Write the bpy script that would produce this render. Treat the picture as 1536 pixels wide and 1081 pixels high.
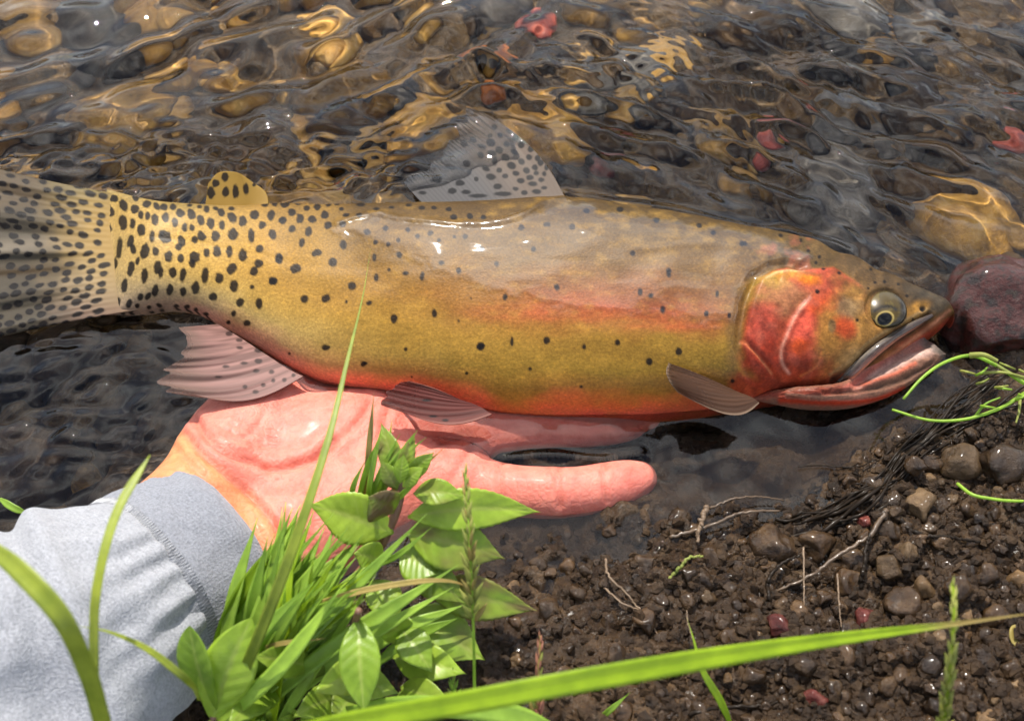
import bpy, bmesh, math, random
import numpy as np
from mathutils import Vector, Matrix, noise as mnoise
R = math.radians
sc = bpy.context.scene
for o in list(bpy.data.objects): bpy.data.objects.remove(o)
COL = sc.collection
rng = np.random.default_rng(7); random.seed(7)

U = 10.0        # scene units per metre (1 unit = 10 cm)
# ------------------------------------------------------------------ camera
PITCH = R(30.0)                 # tilt off straight-down
HFOV = R(55.0); DIST = 0.375
CAM = np.array([0.0, -DIST*math.sin(PITCH), DIST*math.cos(PITCH)])
cd = bpy.data.cameras.new('camera'); cam = bpy.data.objects.new('camera', cd); COL.objects.link(cam)
cam.location = (CAM*U).tolist(); cam.rotation_euler = (PITCH, 0, 0)
cd.sensor_width = 36.0; cd.lens = 18.0/math.tan(HFOV/2); cd.clip_start = 0.05; cd.clip_end = 2000
cd.dof.use_dof = True; cd.dof.focus_distance = (DIST-0.008)*U; cd.dof.aperture_fstop = 15/U
sc.camera = cam

# ------------------------------------------------------------------ sky, sun, exposure
SUN_EL, SUN_AZ = R(53), R(-12)   # azimuth from +y, negative to the left
w = bpy.data.worlds.new('World'); sc.world = w; w.use_nodes = True
nt = w.node_tree
sky = nt.nodes.new('ShaderNodeTexSky'); sky.sky_type = 'NISHITA'; sky.sun_disc = False
sky.sun_elevation = SUN_EL; sky.sun_rotation = SUN_AZ; sky.dust_density = 2.0; sky.ozone_density = 1.0
bg = nt.nodes['Background']; bg.inputs[1].default_value = 0.15
# broken white cloud over the whole dome
tc = nt.nodes.new('ShaderNodeTexCoord')
cn = nt.nodes.new('ShaderNodeTexNoise'); cn.inputs['Scale'].default_value = 3.2; cn.inputs['Detail'].default_value = 6; cn.inputs['Roughness'].default_value = .58
cr = nt.nodes.new('ShaderNodeValToRGB'); cr.color_ramp.elements[0].position = .47; cr.color_ramp.elements[1].position = .66
cm = nt.nodes.new('ShaderNodeMix'); cm.data_type = 'RGBA'
cm.inputs[7].default_value = (13.0, 13.3, 13.8, 1)
cmap = nt.nodes.new('ShaderNodeMapping'); cmap.inputs['Location'].default_value = (3.1, 1.7, 0.4)
nt.links.new(tc.outputs['Generated'], cmap.inputs['Vector']); nt.links.new(cmap.outputs[0], cn.inputs['Vector']); nt.links.new(cn.outputs['Fac'], cr.inputs[0])
nt.links.new(cr.outputs[0], cm.inputs[0]); nt.links.new(sky.outputs[0], cm.inputs[6]); nt.links.new(cm.outputs[2], bg.inputs[0])
sl = bpy.data.lights.new('sun', 'SUN'); sl.energy = 5.0; sl.angle = R(0.53); sl.color = (1.0, .955, .88)
so = bpy.data.objects.new('sun', sl); COL.objects.link(so)
SUND = Vector((math.sin(SUN_AZ)*math.cos(SUN_EL), math.cos(SUN_AZ)*math.cos(SUN_EL), math.sin(SUN_EL)))
so.rotation_euler = SUND.to_track_quat('Z', 'Y').to_euler()
sl.cycles.is_caustics_light = True
sc.view_settings.view_transform = 'Standard'; sc.view_settings.look = 'None'
sc.view_settings.exposure = 0.48; sc.view_settings.gamma = 1.0; sc.view_settings.use_curve_mapping = False
cy = sc.cycles
cy.use_denoising = True; cy.use_adaptive_sampling = True; cy.adaptive_threshold = 0.03
cy.max_bounces = 7; cy.diffuse_bounces = 2; cy.glossy_bounces = 2; cy.transmission_bounces = 4; cy.transparent_max_bounces = 6
cy.sample_clamp_indirect = 4.0

# ------------------------------------------------------------------ numeric helpers
FWD = np.array([0, math.sin(PITCH), -math.cos(PITCH)]); UP = np.array([0, math.cos(PITCH), math.sin(PITCH)])
KX = 2*math.tan(HFOV/2)/1536.0
def rays(px, py):
    px = np.asarray(px, float); py = np.asarray(py, float)
    d = FWD + ((540.5-py)*KX)[..., None]*UP
    d[..., 0] += (px-768)*KX
    return d
def at(px, py, z):
    """the point at height z that stands at photo position px, py"""
    d = rays(px, py); k = (np.asarray(z, float)-CAM[2])/d[..., 2]
    return CAM + d*k[..., None]
def att(px, py, zc, slope):
    """the same on a plane z = zc - slope*y"""
    d = rays(px, py); k = (zc - slope*CAM[1]-CAM[2])/(d[..., 2]+slope*d[..., 1])
    return CAM + d*k[..., None]
def V(px, py, z): return Vector(at(px, py, z).tolist())
def proj(P):
    r = np.asarray(P)-CAM; f = r@FWD
    return 768 + r[..., 0]/f/KX, 540.5 - (r@UP)/f/KX
def lin(c):
    c = np.asarray(c, float)/255.0
    return np.where(c <= .04045, c/12.92, ((c+.055)/1.055)**2.4)
def smooth(a, b, x):
    t = np.clip((x-a)/(b-a), 0, 1); return t*t*(3-2*t)
def ip(x, pts):
    pts = np.array(pts, float); return np.interp(x, pts[:, 0], pts[:, 1])
def ips(x, pts):
    """smooth (Catmull-Rom) interpolation"""
    pts = np.array(pts, float); X, Y = pts[:, 0], pts[:, 1]; x = np.clip(x, X[0], X[-1])
    m = np.gradient(Y, X); i = np.clip(np.searchsorted(X, x)-1, 0, len(X)-2)
    h = X[i+1]-X[i]; t = (x-X[i])/h
    return ((2*t**3-3*t**2+1)*Y[i] + (t**3-2*t**2+t)*h*m[i] + (-2*t**3+3*t**2)*Y[i+1] + (t**3-t**2)*h*m[i+1])
def curve(pts, n):
    """resample a polyline of n-D points smoothly"""
    pts = np.array(pts, float)
    s = np.r_[0, np.cumsum(np.linalg.norm(np.diff(pts, axis=0), axis=1))]
    u = np.linspace(0, s[-1], n)
    return np.stack([ips(u, np.c_[s, pts[:, k]]) for k in range(pts.shape[1])], -1)
def pdist(x, y, poly):
    """distance to an open polyline"""
    poly = np.array(poly, float); d = np.full(np.shape(x), 1e9)
    for a, b in zip(poly[:-1], poly[1:]):
        ab = b-a; t = np.clip(((x-a[0])*ab[0]+(y-a[1])*ab[1])/max(ab@ab, 1e-12), 0, 1)
        d = np.minimum(d, np.hypot(x-a[0]-t*ab[0], y-a[1]-t*ab[1]))
    return d
def inside(x, y, poly):
    r = np.zeros(np.shape(x), bool); n = len(poly)
    for i in range(n):
        x0, y0 = poly[i]; x1, y1 = poly[(i+1) % n]
        c = ((y0 > y) != (y1 > y)) & (x < (x1-x0)*(y-y0)/((y1-y0) or 1e-9)+x0)
        r ^= c
    return r
def sdist(x, y, poly):
    d = pdist(x, y, list(poly)+[poly[0]]); return np.where(inside(x, y, poly), d, -d)
_perm = np.random.default_rng(3).random((256, 256))
def vnoise(x, y):
    xi = np.floor(x).astype(int); yi = np.floor(y).astype(int); fx = x-xi; fy = y-yi
    fx = fx*fx*(3-2*fx); fy = fy*fy*(3-2*fy)
    g = lambda a, b: _perm[a & 255, b & 255]
    return ((g(xi, yi)*(1-fx)+g(xi+1, yi)*fx)*(1-fy)+(g(xi, yi+1)*(1-fx)+g(xi+1, yi+1)*fx)*fy)*2-1
def fbm(x, y, o=4):
    s = 0; a = 1
    for k in range(o):
        s = s+a*vnoise(x*2**k+17.3*k, y*2**k+5.1*k); a *= .5
    return s

# ------------------------------------------------------------------ object helpers
def tag(o, label=None, cat=None, group=None, kind=None):
    if label: o['label'] = label
    if cat: o['category'] = cat
    if group: o['group'] = group
    if kind: o['kind'] = kind
    return o
def empty(name, loc=(0, 0, 0)):
    o = bpy.data.objects.new(name, None); o.empty_display_size = .01; COL.objects.link(o); o.location = [q*U for q in loc]; return o
def mesh_obj(name, verts, faces, mat, parent=None, smooth_=True, colors=None, recv=True):
    me = bpy.data.meshes.new(name)
    verts = np.asarray(verts, float)*U
    me.from_pydata(verts.tolist(), [], faces.tolist() if hasattr(faces, 'tolist') else faces)
    if smooth_: me.polygons.foreach_set('use_smooth', np.ones(len(me.polygons), bool))
    if colors is not None:
        a = me.color_attributes.new('col', 'FLOAT_COLOR', 'POINT')
        c = np.ones((len(verts), 4), np.float32); c[:, :colors.shape[1]] = colors; a.data.foreach_set('color', c.ravel())
    me.materials.append(mat)
    return link(name, me, parent, recv)
def link(name, me, parent=None, recv=True):
    o = bpy.data.objects.new(name, me); COL.objects.link(o)
    if parent is not None:
        o.parent = parent; o.matrix_parent_inverse = Matrix.Translation(-parent.location) if parent.parent is None else Matrix.Identity(4)
    if recv: o.cycles.is_caustics_receiver = True
    return o
def grid_faces(n, m, wrap=False):
    i = np.arange(n*m).reshape(n, m)
    if wrap: i = np.concatenate([i, i[:, :1]], 1)
    return np.stack([i[:-1, :-1], i[:-1, 1:], i[1:, 1:], i[1:, :-1]], -1).reshape(-1, 4)
def tube(pts, rad, n=6, cap=True):
    """verts, faces of a tapered tube through 3-D points"""
    pts = np.asarray(pts, float); k = len(pts); rad = np.broadcast_to(np.asarray(rad, float), (k,))
    t = np.gradient(pts, axis=0); t /= np.linalg.norm(t, axis=1)[:, None]+1e-12
    h = np.array([0, 0, 1.0]) if abs(t[:, 2]).mean() < .8 else np.array([1.0, 0, 0])
    s = np.cross(t, h); s /= np.linalg.norm(s, axis=1)[:, None]+1e-12; u = np.cross(s, t)
    a = np.linspace(0, 2*np.pi, n, endpoint=False)
    v = pts[:, None]+rad[:, None, None]*(np.cos(a)[None, :, None]*s[:, None]+np.sin(a)[None, :, None]*u[:, None])
    f = grid_faces(k, n, True).tolist()
    if cap: f += [list(range(n))[::-1], list(range((k-1)*n, k*n))]
    return v.reshape(-1, 3), f

# ------------------------------------------------------------------ materials
def new_mat(name):
    m = bpy.data.materials.new(name); m.use_nodes = True
    return m, m.node_tree, m.node_tree.nodes['Principled BSDF']
def node(t, kind, **kw):
    n = t.nodes.new(kind)
    if 'Scale' in kw and kind in ('ShaderNodeTexNoise', 'ShaderNodeTexVoronoi'): kw['Scale'] /= U
    for k, v in kw.items():
        if k in n.inputs: n.inputs[k].default_value = v
        else: setattr(n, k, v)
    return n
def attr(t, name='col'):
    n = t.nodes.new('ShaderNodeAttribute'); n.attribute_name = name; return n
def mixc(t, fac, a, b, mode='MIX'):
    n = t.nodes.new('ShaderNodeMix'); n.data_type = 'RGBA'; n.blend_type = mode
    for i, x in ((0, fac), (6, a), (7, b)):
        if hasattr(x, 'is_output'): t.links.new(x, n.inputs[i])
        elif i == 0: n.inputs[0].default_value = x
        else: n.inputs[i].default_value = (*x, 1) if len(x) == 3 else x
    return n.outputs[2]
def bump(t, b, height, strength=.3, dist=.001):
    n = node(t, 'ShaderNodeBump'); n.inputs['Strength'].default_value = strength; n.inputs['Distance'].default_value = dist*U
    t.links.new(height, n.inputs['Height'])
    if b: t.links.new(n.outputs[0], b.inputs['Normal'])
    return n
def ramp(t, x, stops):
    n = t.nodes.new('ShaderNodeValToRGB'); e = n.color_ramp.elements
    while len(e) < len(stops): e.new(.5)
    for q, (p, c) in zip(e, stops): q.position = p; q.color = (*c, 1)
    t.links.new(x, n.inputs[0]); return n.outputs[0]

def fish_material():
    m, t, b = new_mat('trout_skin')
    a = attr(t); co = t.nodes.new('ShaderNodeNewGeometry')
    nz = node(t, 'ShaderNodeTexNoise', Scale=900.0, Detail=3.0, Roughness=.7); t.links.new(co.outputs['Position'], nz.inputs['Vector'])
    nb = node(t, 'ShaderNodeTexNoise', Scale=110.0, Detail=4.0, Roughness=.65); t.links.new(co.outputs['Position'], nb.inputs['Vector'])
    c1 = mixc(t, 1.0, a.outputs['Color'], ramp(t, nz.outputs['Fac'], [(.3, (.72, .70, .66)), (.55, (1, 1, 1)), (.72, (1.35, 1.28, 1.05))]), 'MULTIPLY')
    c2 = mixc(t, 1.0, c1, ramp(t, nb.outputs['Fac'], [(.3, (.86, .84, .8)), (.7, (1.12, 1.1, 1.08))]), 'MULTIPLY')
    t.links.new(c2, b.inputs['Base Color'])
    b.inputs['Roughness'].default_value = .5; b.inputs['Specular IOR Level'].default_value = .12
    b.inputs['Coat Weight'].default_value = 1.0; b.inputs['Coat IOR'].default_value = 1.5
    cr_ = t.nodes.new('ShaderNodeMapRange'); cr_.inputs['To Min'].default_value = .26; cr_.inputs['To Max'].default_value = .03
    t.links.new(a.outputs['Alpha'], cr_.inputs[0]); t.links.new(cr_.outputs[0], b.inputs['Coat Roughness'])
    cw = t.nodes.new('ShaderNodeMapRange'); cw.inputs['To Min'].default_value = .05; cw.inputs['To Max'].default_value = 1.0
    t.links.new(a.outputs['Alpha'], cw.inputs[0]); t.links.new(cw.outputs[0], b.inputs['Coat Weight'])
    mp = node(t, 'ShaderNodeMapping'); mp.inputs['Scale'].default_value = (1, 1.25, 1); t.links.new(co.outputs['Position'], mp.inputs['Vector'])
    vo = node(t, 'ShaderNodeTexVoronoi', Scale=950.0); t.links.new(mp.outputs[0], vo.inputs['Vector'])
    bn = bump(t, b, vo.outputs['Distance'], .16, .0005)
    n2 = node(t, 'ShaderNodeTexNoise', Scale=260.0, Detail=3.0); t.links.new(co.outputs['Position'], n2.inputs['Vector'])
    b2 = bump(t, None, n2.outputs['Fac'], .02, .0006); t.links.new(b2.outputs[0], b.inputs['Coat Normal'])
    return m
def fin_material():
    m, t, b = new_mat('fin_membrane')
    a = attr(t); t.links.new(a.outputs['Color'], b.inputs['Base Color'])
    b.inputs['Roughness'].default_value = .5; b.inputs['Specular IOR Level'].default_value = .2; b.inputs['Coat Weight'].default_value = .05; b.inputs['Coat Roughness'].default_value = .15
    tr = node(t, 'ShaderNodeBsdfTranslucent'); t.links.new(a.outputs['Color'], tr.inputs[0])
    mx = t.nodes.new('ShaderNodeMixShader'); mx.inputs[0].default_value = .3
    out = t.nodes['Material Output']; t.links.new(b.outputs[0], mx.inputs[1]); t.links.new(tr.outputs[0], mx.inputs[2])
    tp = t.nodes.new('ShaderNodeBsdfTransparent'); m2 = t.nodes.new('ShaderNodeMixShader')
    al = t.nodes.new('ShaderNodeMath'); al.operation = 'SUBTRACT'; al.inputs[0].default_value = 1.0; t.links.new(a.outputs['Alpha'], al.inputs[1])
    t.links.new(al.outputs[0], m2.inputs[0]); t.links.new(mx.outputs[0], m2.inputs[1]); t.links.new(tp.outputs[0], m2.inputs[2])
    t.links.new(m2.outputs[0], out.inputs[0]); return m
def skin_material():
    m, t, b = new_mat('skin')
    a = attr(t); g = t.nodes.new('ShaderNodeNewGeometry')
    nz = node(t, 'ShaderNodeTexNoise', Scale=160.0, Detail=4.0, Roughness=.6); t.links.new(g.outputs['Position'], nz.inputs['Vector'])
    c = mixc(t, 1.0, a.outputs['Color'], ramp(t, nz.outputs['Fac'], [(.32, (.88, .70, .68)), (.5, (1, .95, .95)), (.68, (1.08, 1.14, 1.14))]), 'MULTIPLY')
    t.links.new(c, b.inputs['Base Color']); b.inputs['Roughness'].default_value = .52; b.inputs['Specular IOR Level'].default_value = .22
    b.inputs['Subsurface Weight'].default_value = .35; b.inputs['Subsurface Radius'].default_value = (.0035, .0014, .0008); b.inputs['Subsurface Scale'].default_value = U
    b.inputs['Coat Weight'].default_value = .015; b.inputs['Coat Roughness'].default_value = .15
    # dermal ridges and fine wrinkles
    wv = node(t, 'ShaderNodeTexNoise', Scale=420.0, Detail=3.0, Roughness=.6); t.links.new(g.outputs['Position'], wv.inputs['Vector'])
    vo = node(t, 'ShaderNodeTexVoronoi', Scale=520.0); vo.feature = 'DISTANCE_TO_EDGE'; t.links.new(g.outputs['Position'], vo.inputs['Vector'])
    ad = t.nodes.new('ShaderNodeMath'); ad.operation = 'ADD'; t.links.new(wv.outputs['Fac'], ad.inputs[0]); t.links.new(vo.outputs['Distance'], ad.inputs[1])
    v2 = node(t, 'ShaderNodeTexVoronoi', Scale=230.0); v2.feature = 'DISTANCE_TO_EDGE'
    nw = node(t, 'ShaderNodeTexNoise', Scale=150.0, Detail=3.0); t.links.new(g.outputs['Position'], nw.inputs['Vector'])
    va = t.nodes.new('ShaderNodeVectorMath'); va.operation = 'MULTIPLY_ADD'; va.inputs[1].default_value = (.05, .05, .05)
    t.links.new(nw.outputs['Color'], va.inputs[0]); t.links.new(g.outputs['Position'], va.inputs[2]); t.links.new(va.outputs[0], v2.inputs['Vector'])
    cl = t.nodes.new('ShaderNodeMath'); cl.operation = 'MINIMUM'; cl.inputs[1].default_value = .12; t.links.new(v2.outputs['Distance'], cl.inputs[0])
    m3 = t.nodes.new('ShaderNodeMath'); m3.operation = 'MULTIPLY_ADD'; m3.inputs[1].default_value = 3.0; t.links.new(cl.outputs[0], m3.inputs[0]); t.links.new(ad.outputs[0], m3.inputs[2])
    bump(t, b, m3.outputs[0], .24, .0010); return m
def cloth_material(name, col, dark):
    m, t, b = new_mat(name)
    tc = t.nodes.new('ShaderNodeTexCoord'); a = attr(t)
    mp = node(t, 'ShaderNodeMapping'); mp.inputs['Scale'].default_value = (1400*U, 480*U, 1); t.links.new(a.outputs['Vector'], mp.inputs['Vector'])
    nz = node(t, 'ShaderNodeTexNoise', Scale=1.0, Detail=4.0, Roughness=.7); t.links.new(mp.outputs[0], nz.inputs['Vector'])
    g = t.nodes.new('ShaderNodeNewGeometry')
    n2 = node(t, 'ShaderNodeTexNoise', Scale=1500.0, Detail=2.0); t.links.new(g.outputs['Position'], n2.inputs['Vector'])
    c = ramp(t, nz.outputs['Fac'], [(.36, dark), (.5, col), (.66, tuple(min(1, x*1.25) for x in col))])
    c = mixc(t, .5, c, ramp(t, n2.outputs['Fac'], [(.38, tuple(x*.7 for x in col)), (.6, tuple(min(1, x*1.15) for x in col))]))
    t.links.new(c, b.inputs['Base Color']); b.inputs['Roughness'].default_value = .95; b.inputs['Specular IOR Level'].default_value = .1
    b.inputs['Sheen Weight'].default_value = .3; b.inputs['Sheen Roughness'].default_value = .5
    ad = t.nodes.new('ShaderNodeMath'); ad.operation = 'ADD'; t.links.new(nz.outputs['Fac'], ad.inputs[0]); t.links.new(n2.outputs['Fac'], ad.inputs[1])
    bump(t, b, ad.outputs[0], .5, .0009); return m
def rock_material(name, stops, rough=.35, coat=.5, scale=90.0, speck=None):
    m, t, b = new_mat(name)
    tc = t.nodes.new('ShaderNodeTexCoord'); oi = t.nodes.new('ShaderNodeObjectInfo')
    g = t.nodes.new('ShaderNodeNewGeometry')
    nz = node(t, 'ShaderNodeTexNoise', Scale=scale, Detail=7.0, Roughness=.65); t.links.new(g.outputs['Position'], nz.inputs['Vector'])
    c = ramp(t, nz.outputs['Fac'], stops)
    c = mixc(t, 1.0, c, ramp(t, oi.outputs['Random'], [(0, (.55, .52, .48)), (.5, (.95, .93, .9)), (1, (1.4, 1.3, 1.15))]), 'MULTIPLY')
    if speck:
        vs = node(t, 'ShaderNodeTexNoise', Scale=scale*6, Detail=3.0); t.links.new(g.outputs['Position'], vs.inputs['Vector'])
        f = ramp(t, vs.outputs['Fac'], [(.58, (0, 0, 0)), (.66, (1, 1, 1))]); c = mixc(t, f, c, speck)
    t.links.new(c, b.inputs['Base Color']); b.inputs['Roughness'].default_value = rough
    b.inputs['Specular IOR Level'].default_value = .22; b.inputs['Coat Weight'].default_value = coat*.5; b.inputs['Coat Roughness'].default_value = .13
    n2 = node(t, 'ShaderNodeTexNoise', Scale=scale*3.5, Detail=6.0, Roughness=.7); t.links.new(g.outputs['Position'], n2.inputs['Vector'])
    bump(t, b, n2.outputs['Fac'], .55, .0025); return m
def leaf_material(name, front, back, vein=None, rough=.38, blotch=None):
    m, t, b = new_mat(name)
    g = t.nodes.new('ShaderNodeNewGeometry'); a = attr(t); oi = t.nodes.new('ShaderNodeObjectInfo')
    nz = node(t, 'ShaderNodeTexNoise', Scale=120.0, Detail=5.0, Roughness=.6); t.links.new(g.outputs['Position'], nz.inputs['Vector'])
    c = mixc(t, 1.0, front, ramp(t, nz.outputs['Fac'], [(.3, (.7, .75, .6)), (.7, (1.25, 1.2, 1.15))]), 'MULTIPLY')
    c = mixc(t, 1.0, c, ramp(t, oi.outputs['Random'], [(0, (.75, .8, .7)), (1, (1.2, 1.15, 1.1))]), 'MULTIPLY')
    if vein:
        sp = t.nodes.new('ShaderNodeSeparateColor'); t.links.new(a.outputs['Color'], sp.inputs[0])
        c = mixc(t, sp.outputs[0], c, vein)
        if blotch: c = mixc(t, sp.outputs[1], c, blotch)
        bump(t, b, sp.outputs[2], .5, .001)
    t.links.new(c, b.inputs['Base Color']); b.inputs['Roughness'].default_value = rough; b.inputs['Specular IOR Level'].default_value = .45
    tr = node(t, 'ShaderNodeBsdfTranslucent'); tcx = mixc(t, 1.0, c, back, 'MULTIPLY'); t.links.new(tcx, tr.inputs[0])
    mx = t.nodes.new('ShaderNodeMixShader'); mx.inputs[0].default_value = .42
    t.links.new(b.outputs[0], mx.inputs[1]); t.links.new(tr.outputs[0], mx.inputs[2]); t.links.new(mx.outputs[0], t.nodes['Material Output'].inputs[0])
    return m
def plain(name, col, rough=.5, coat=0, noise_=None):
    m, t, b = new_mat(name); b.inputs['Roughness'].default_value = rough; b.inputs['Coat Weight'].default_value = coat; b.inputs['Coat Roughness'].default_value = .08
    g = t.nodes.new('ShaderNodeNewGeometry')
    nz = node(t, 'ShaderNodeTexNoise', Scale=noise_ or 300.0, Detail=4.0); t.links.new(g.outputs['Position'], nz.inputs['Vector'])
    c = mixc(t, 1.0, col, ramp(t, nz.outputs['Fac'], [(.3, (.7, .7, .7)), (.7, (1.25, 1.25, 1.25))]), 'MULTIPLY'); t.links.new(c, b.inputs['Base Color'])
    return m

M = {}
M['fish'] = fish_material(); M['fin'] = fin_material(); M['skin'] = skin_material()
M['cuff'] = cloth_material('cuff_rib_knit', (.20, .205, .225), (.135, .14, .155))
M['sleeve'] = cloth_material('heather_fleece', (.275, .278, .292), (.19, .193, .207))
M['thread'] = plain('thread', (.42, .425, .44), .9)
M['golden'] = rock_material('golden_stone', [(.3, (.09, .045, .010)), (.5, (.33, .18, .04)), (.7, (.5, .31, .085))], .5, .0, 60)
M['brown'] = rock_material('brown_stone', [(.3, (.018, .010, .004)), (.5, (.075, .042, .015)), (.7, (.14, .09, .043))], .5, .0, 70)
M['dark'] = rock_material('shade_toned_stone', [(.3, (.010, .007, .004)), (.5, (.035, .022, .012)), (.7, (.085, .055, .03))], .5, .0, 70)  # brown stone darkened in colour for the shade beside the hand
M['grey'] = rock_material('grey_stone', [(.3, (.035, .030, .026)), (.5, (.10, .088, .074)), (.7, (.2, .18, .15))], .5, .0, 60)
M['red'] = rock_material('red_stone', [(.3, (.10, .022, .015)), (.5, (.30, .06, .04)), (.7, (.45, .13, .08))], .35, .4, 90)
M['orange'] = rock_material('orange_stone', [(.3, (.25, .07, .015)), (.5, (.5, .15, .02)), (.7, (.6, .24, .05))], .4, .0, 80)
M['redrock'] = rock_material('mossy_red_rock', [(.30, (.005, .004, .002)), (.42, (.022, .007, .004)), (.5, (.055, .011, .007)), (.6, (.022, .011, .007)), (.74, (.07, .05, .02))], .38, .7, 150)
M['pebble'] = rock_material('wet_pebble', [(.3, (.011, .006, .0025)), (.5, (.04, .0225, .010)), (.72, (.09, .054, .025))], .30, .6, 160)
M['tanpebble'] = rock_material('wet_tan_pebble', [(.3, (.035, .022, .010)), (.5, (.10, .062, .03)), (.72, (.18, .12, .065))], .38, .3, 160)
M['redpebble'] = rock_material('wet_red_pebble', [(.3, (.03, .009, .006)), (.5, (.11, .022, .016)), (.72, (.22, .08, .055))], .4, .4, 260)
M['leaf'] = leaf_material('broad_leaf', (.29, .42, .045), (1.3, 1.4, .6), (.42, .47, .12), .36, (.16, .075, .05))
M['grass'] = leaf_material('grass_blade', (.29, .44, .06), (1.25, 1.35, .55), None, .42)
M['lime'] = leaf_material('lime_blade', (.27, .40, .012), (1.2, 1.2, .5), None, .4)
M['straw'] = leaf_material('straw_blade', (.38, .30, .10), (1.1, 1.0, .7), None, .5)
M['olive'] = leaf_material('olive_blade', (.27, .33, .04), (1.1, 1.1, .5), None, .45)
M['stem'] = plain('red_stem', (.17, .085, .045), .5)
M['seed'] = leaf_material('seed_spike', (.34, .36, .10), (1.1, 1.1, .7), None, .6)
M['pinkseed'] = leaf_material('pink_seed_spike', (.45, .20, .15), (1.1, 1.0, .8), None, .6)
M['root'] = plain('black_root', (.014, .009, .005), .42, .05)
M['twig'] = plain('brown_twig', (.075, .045, .022), .5, .1)
M['root'].node_tree.nodes['Principled BSDF'].inputs['Specular IOR Level'].default_value = .12
M['paleroot'] = plain('pale_rootlet', (.14, .09, .05), .6, .05)

# ================================================================== SETTING
SHORE_PX = [(-700, 1300), (-300, 1180), (150, 1030), (480, 905), (700, 850), (800, 815), (950, 800), (1060, 790), (1160, 772), (1260, 735), (1340, 685), (1400, 625), (1450, 580), (1560, 520), (1750, 430), (2100, 300)]
SHORE = at(*np.array(SHORE_PX, float).T, np.zeros(len(SHORE_PX)))[:, :2]
SHORE = np.vstack([[-30, SHORE[0, 1]-6], [-3, SHORE[0, 1]-.5], SHORE, [3, SHORE[-1, 1]+.8], [30, SHORE[-1, 1]+7]])
def shore_sd(x, y):
    d = pdist(x, y, SHORE)
    ys = np.interp(x, SHORE[:, 0], SHORE[:, 1])
    return np.where(y < ys, d, -d)      # positive on the bank
def terrain_z(x, y):
    s = shore_sd(x, y)+.006*fbm(x*40, y*40, 3)
    z = np.where(s > 0, np.minimum(.20*s, .014+.05*s), 0)
    dpt = np.clip(-s, 0, 10)
    shelf = ips(np.minimum(dpt, .2), [(0, 0), (.012, -.004), (.03, -.014), (.06, -.040), (.10, -.062), (.2, -.075)])
    z = np.where(s > 0, z, shelf)
    rough = np.where(s > 0, 1.0, .8)*smooth(4.0, 1.0, np.hypot(x, y))
    z = z+rough*(.0042*fbm(x*55, y*55, 3)+.0024*fbm(x*170+9, y*170, 3)+.0018*np.abs(fbm(x*420+3, y*420, 2)))
    return z
def nonuniform(a, b, step, far):
    core = np.arange(a, b+step, step); g = step*np.cumsum(1.22**np.arange(1, 90))
    lo = (a-g)[a-g > -far][::-1]; hi = (b+g)[b+g < far]
    return np.r_[-far, lo, core, hi, far]
gx = nonuniform(-.33, .33, .0012, 40); gy = nonuniform(-.16, .30, .0012, 40)
X, Y = np.meshgrid(gx, gy); Z = terrain_z(X, Y)
def ground_material():
    m, t, b = new_mat('wet_mud')
    g = t.nodes.new('ShaderNodeNewGeometry')
    n1 = node(t, 'ShaderNodeTexNoise', Scale=45.0, Detail=8.0, Roughness=.65); t.links.new(g.outputs['Position'], n1.inputs['Vector'])
    n2 = node(t, 'ShaderNodeTexNoise', Scale=700.0, Detail=5.0, Roughness=.7); t.links.new(g.outputs['Position'], n2.inputs['Vector'])
    c = ramp(t, n1.outputs['Fac'], [(.3, (.010, .0055, .0022)), (.5, (.036, .020, .0085)), (.7, (.082, .047, .020))])
    c = mixc(t, 1.0, c, ramp(t, n2.outputs['Fac'], [(.3, (.5, .5, .5)), (.7, (1.5, 1.45, 1.4))]), 'MULTIPLY')
    sx = t.nodes.new('ShaderNodeSeparateXYZ'); t.links.new(g.outputs['Position'], sx.inputs[0])
    mr = t.nodes.new('ShaderNodeMapRange'); mr.inputs['From Min'].default_value = -.022*U; mr.inputs['From Max'].default_value = -.045*U; t.links.new(sx.outputs['Z'], mr.inputs[0])
    cb = ramp(t, n1.outputs['Fac'], [(.3, (.03, .016, .005)), (.5, (.10, .058, .019)), (.7, (.20, .12, .043))])
    cb = mixc(t, 1.0, cb, ramp(t, n2.outputs['Fac'], [(.3, (.5, .5, .5)), (.7, (1.5, 1.45, 1.4))]), 'MULTIPLY')
    c = mixc(t, mr.outputs[0], c, cb)
    t.links.new(c, b.inputs['Base Color'])
    n3 = node(t, 'ShaderNodeTexNoise', Scale=90.0, Detail=4.0); t.links.new(g.outputs['Position'], n3.inputs['Vector'])
    rr = ramp(t, n3.outputs['Fac'], [(.40, (.06, .06, .06)), (.62, (.45, .45, .45))]); t.links.new(rr, b.inputs['Roughness'])
    b.inputs['Specular IOR Level'].default_value = .4
    bump(t, b, n2.outputs['Fac'], .8, .0018); return m
M['ground'] = ground_material()
ground = mesh_obj('ground', np.stack([X, Y, Z], -1).reshape(-1, 3), grid_faces(*X.shape), M['ground'])
tag(ground, kind='structure')

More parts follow.
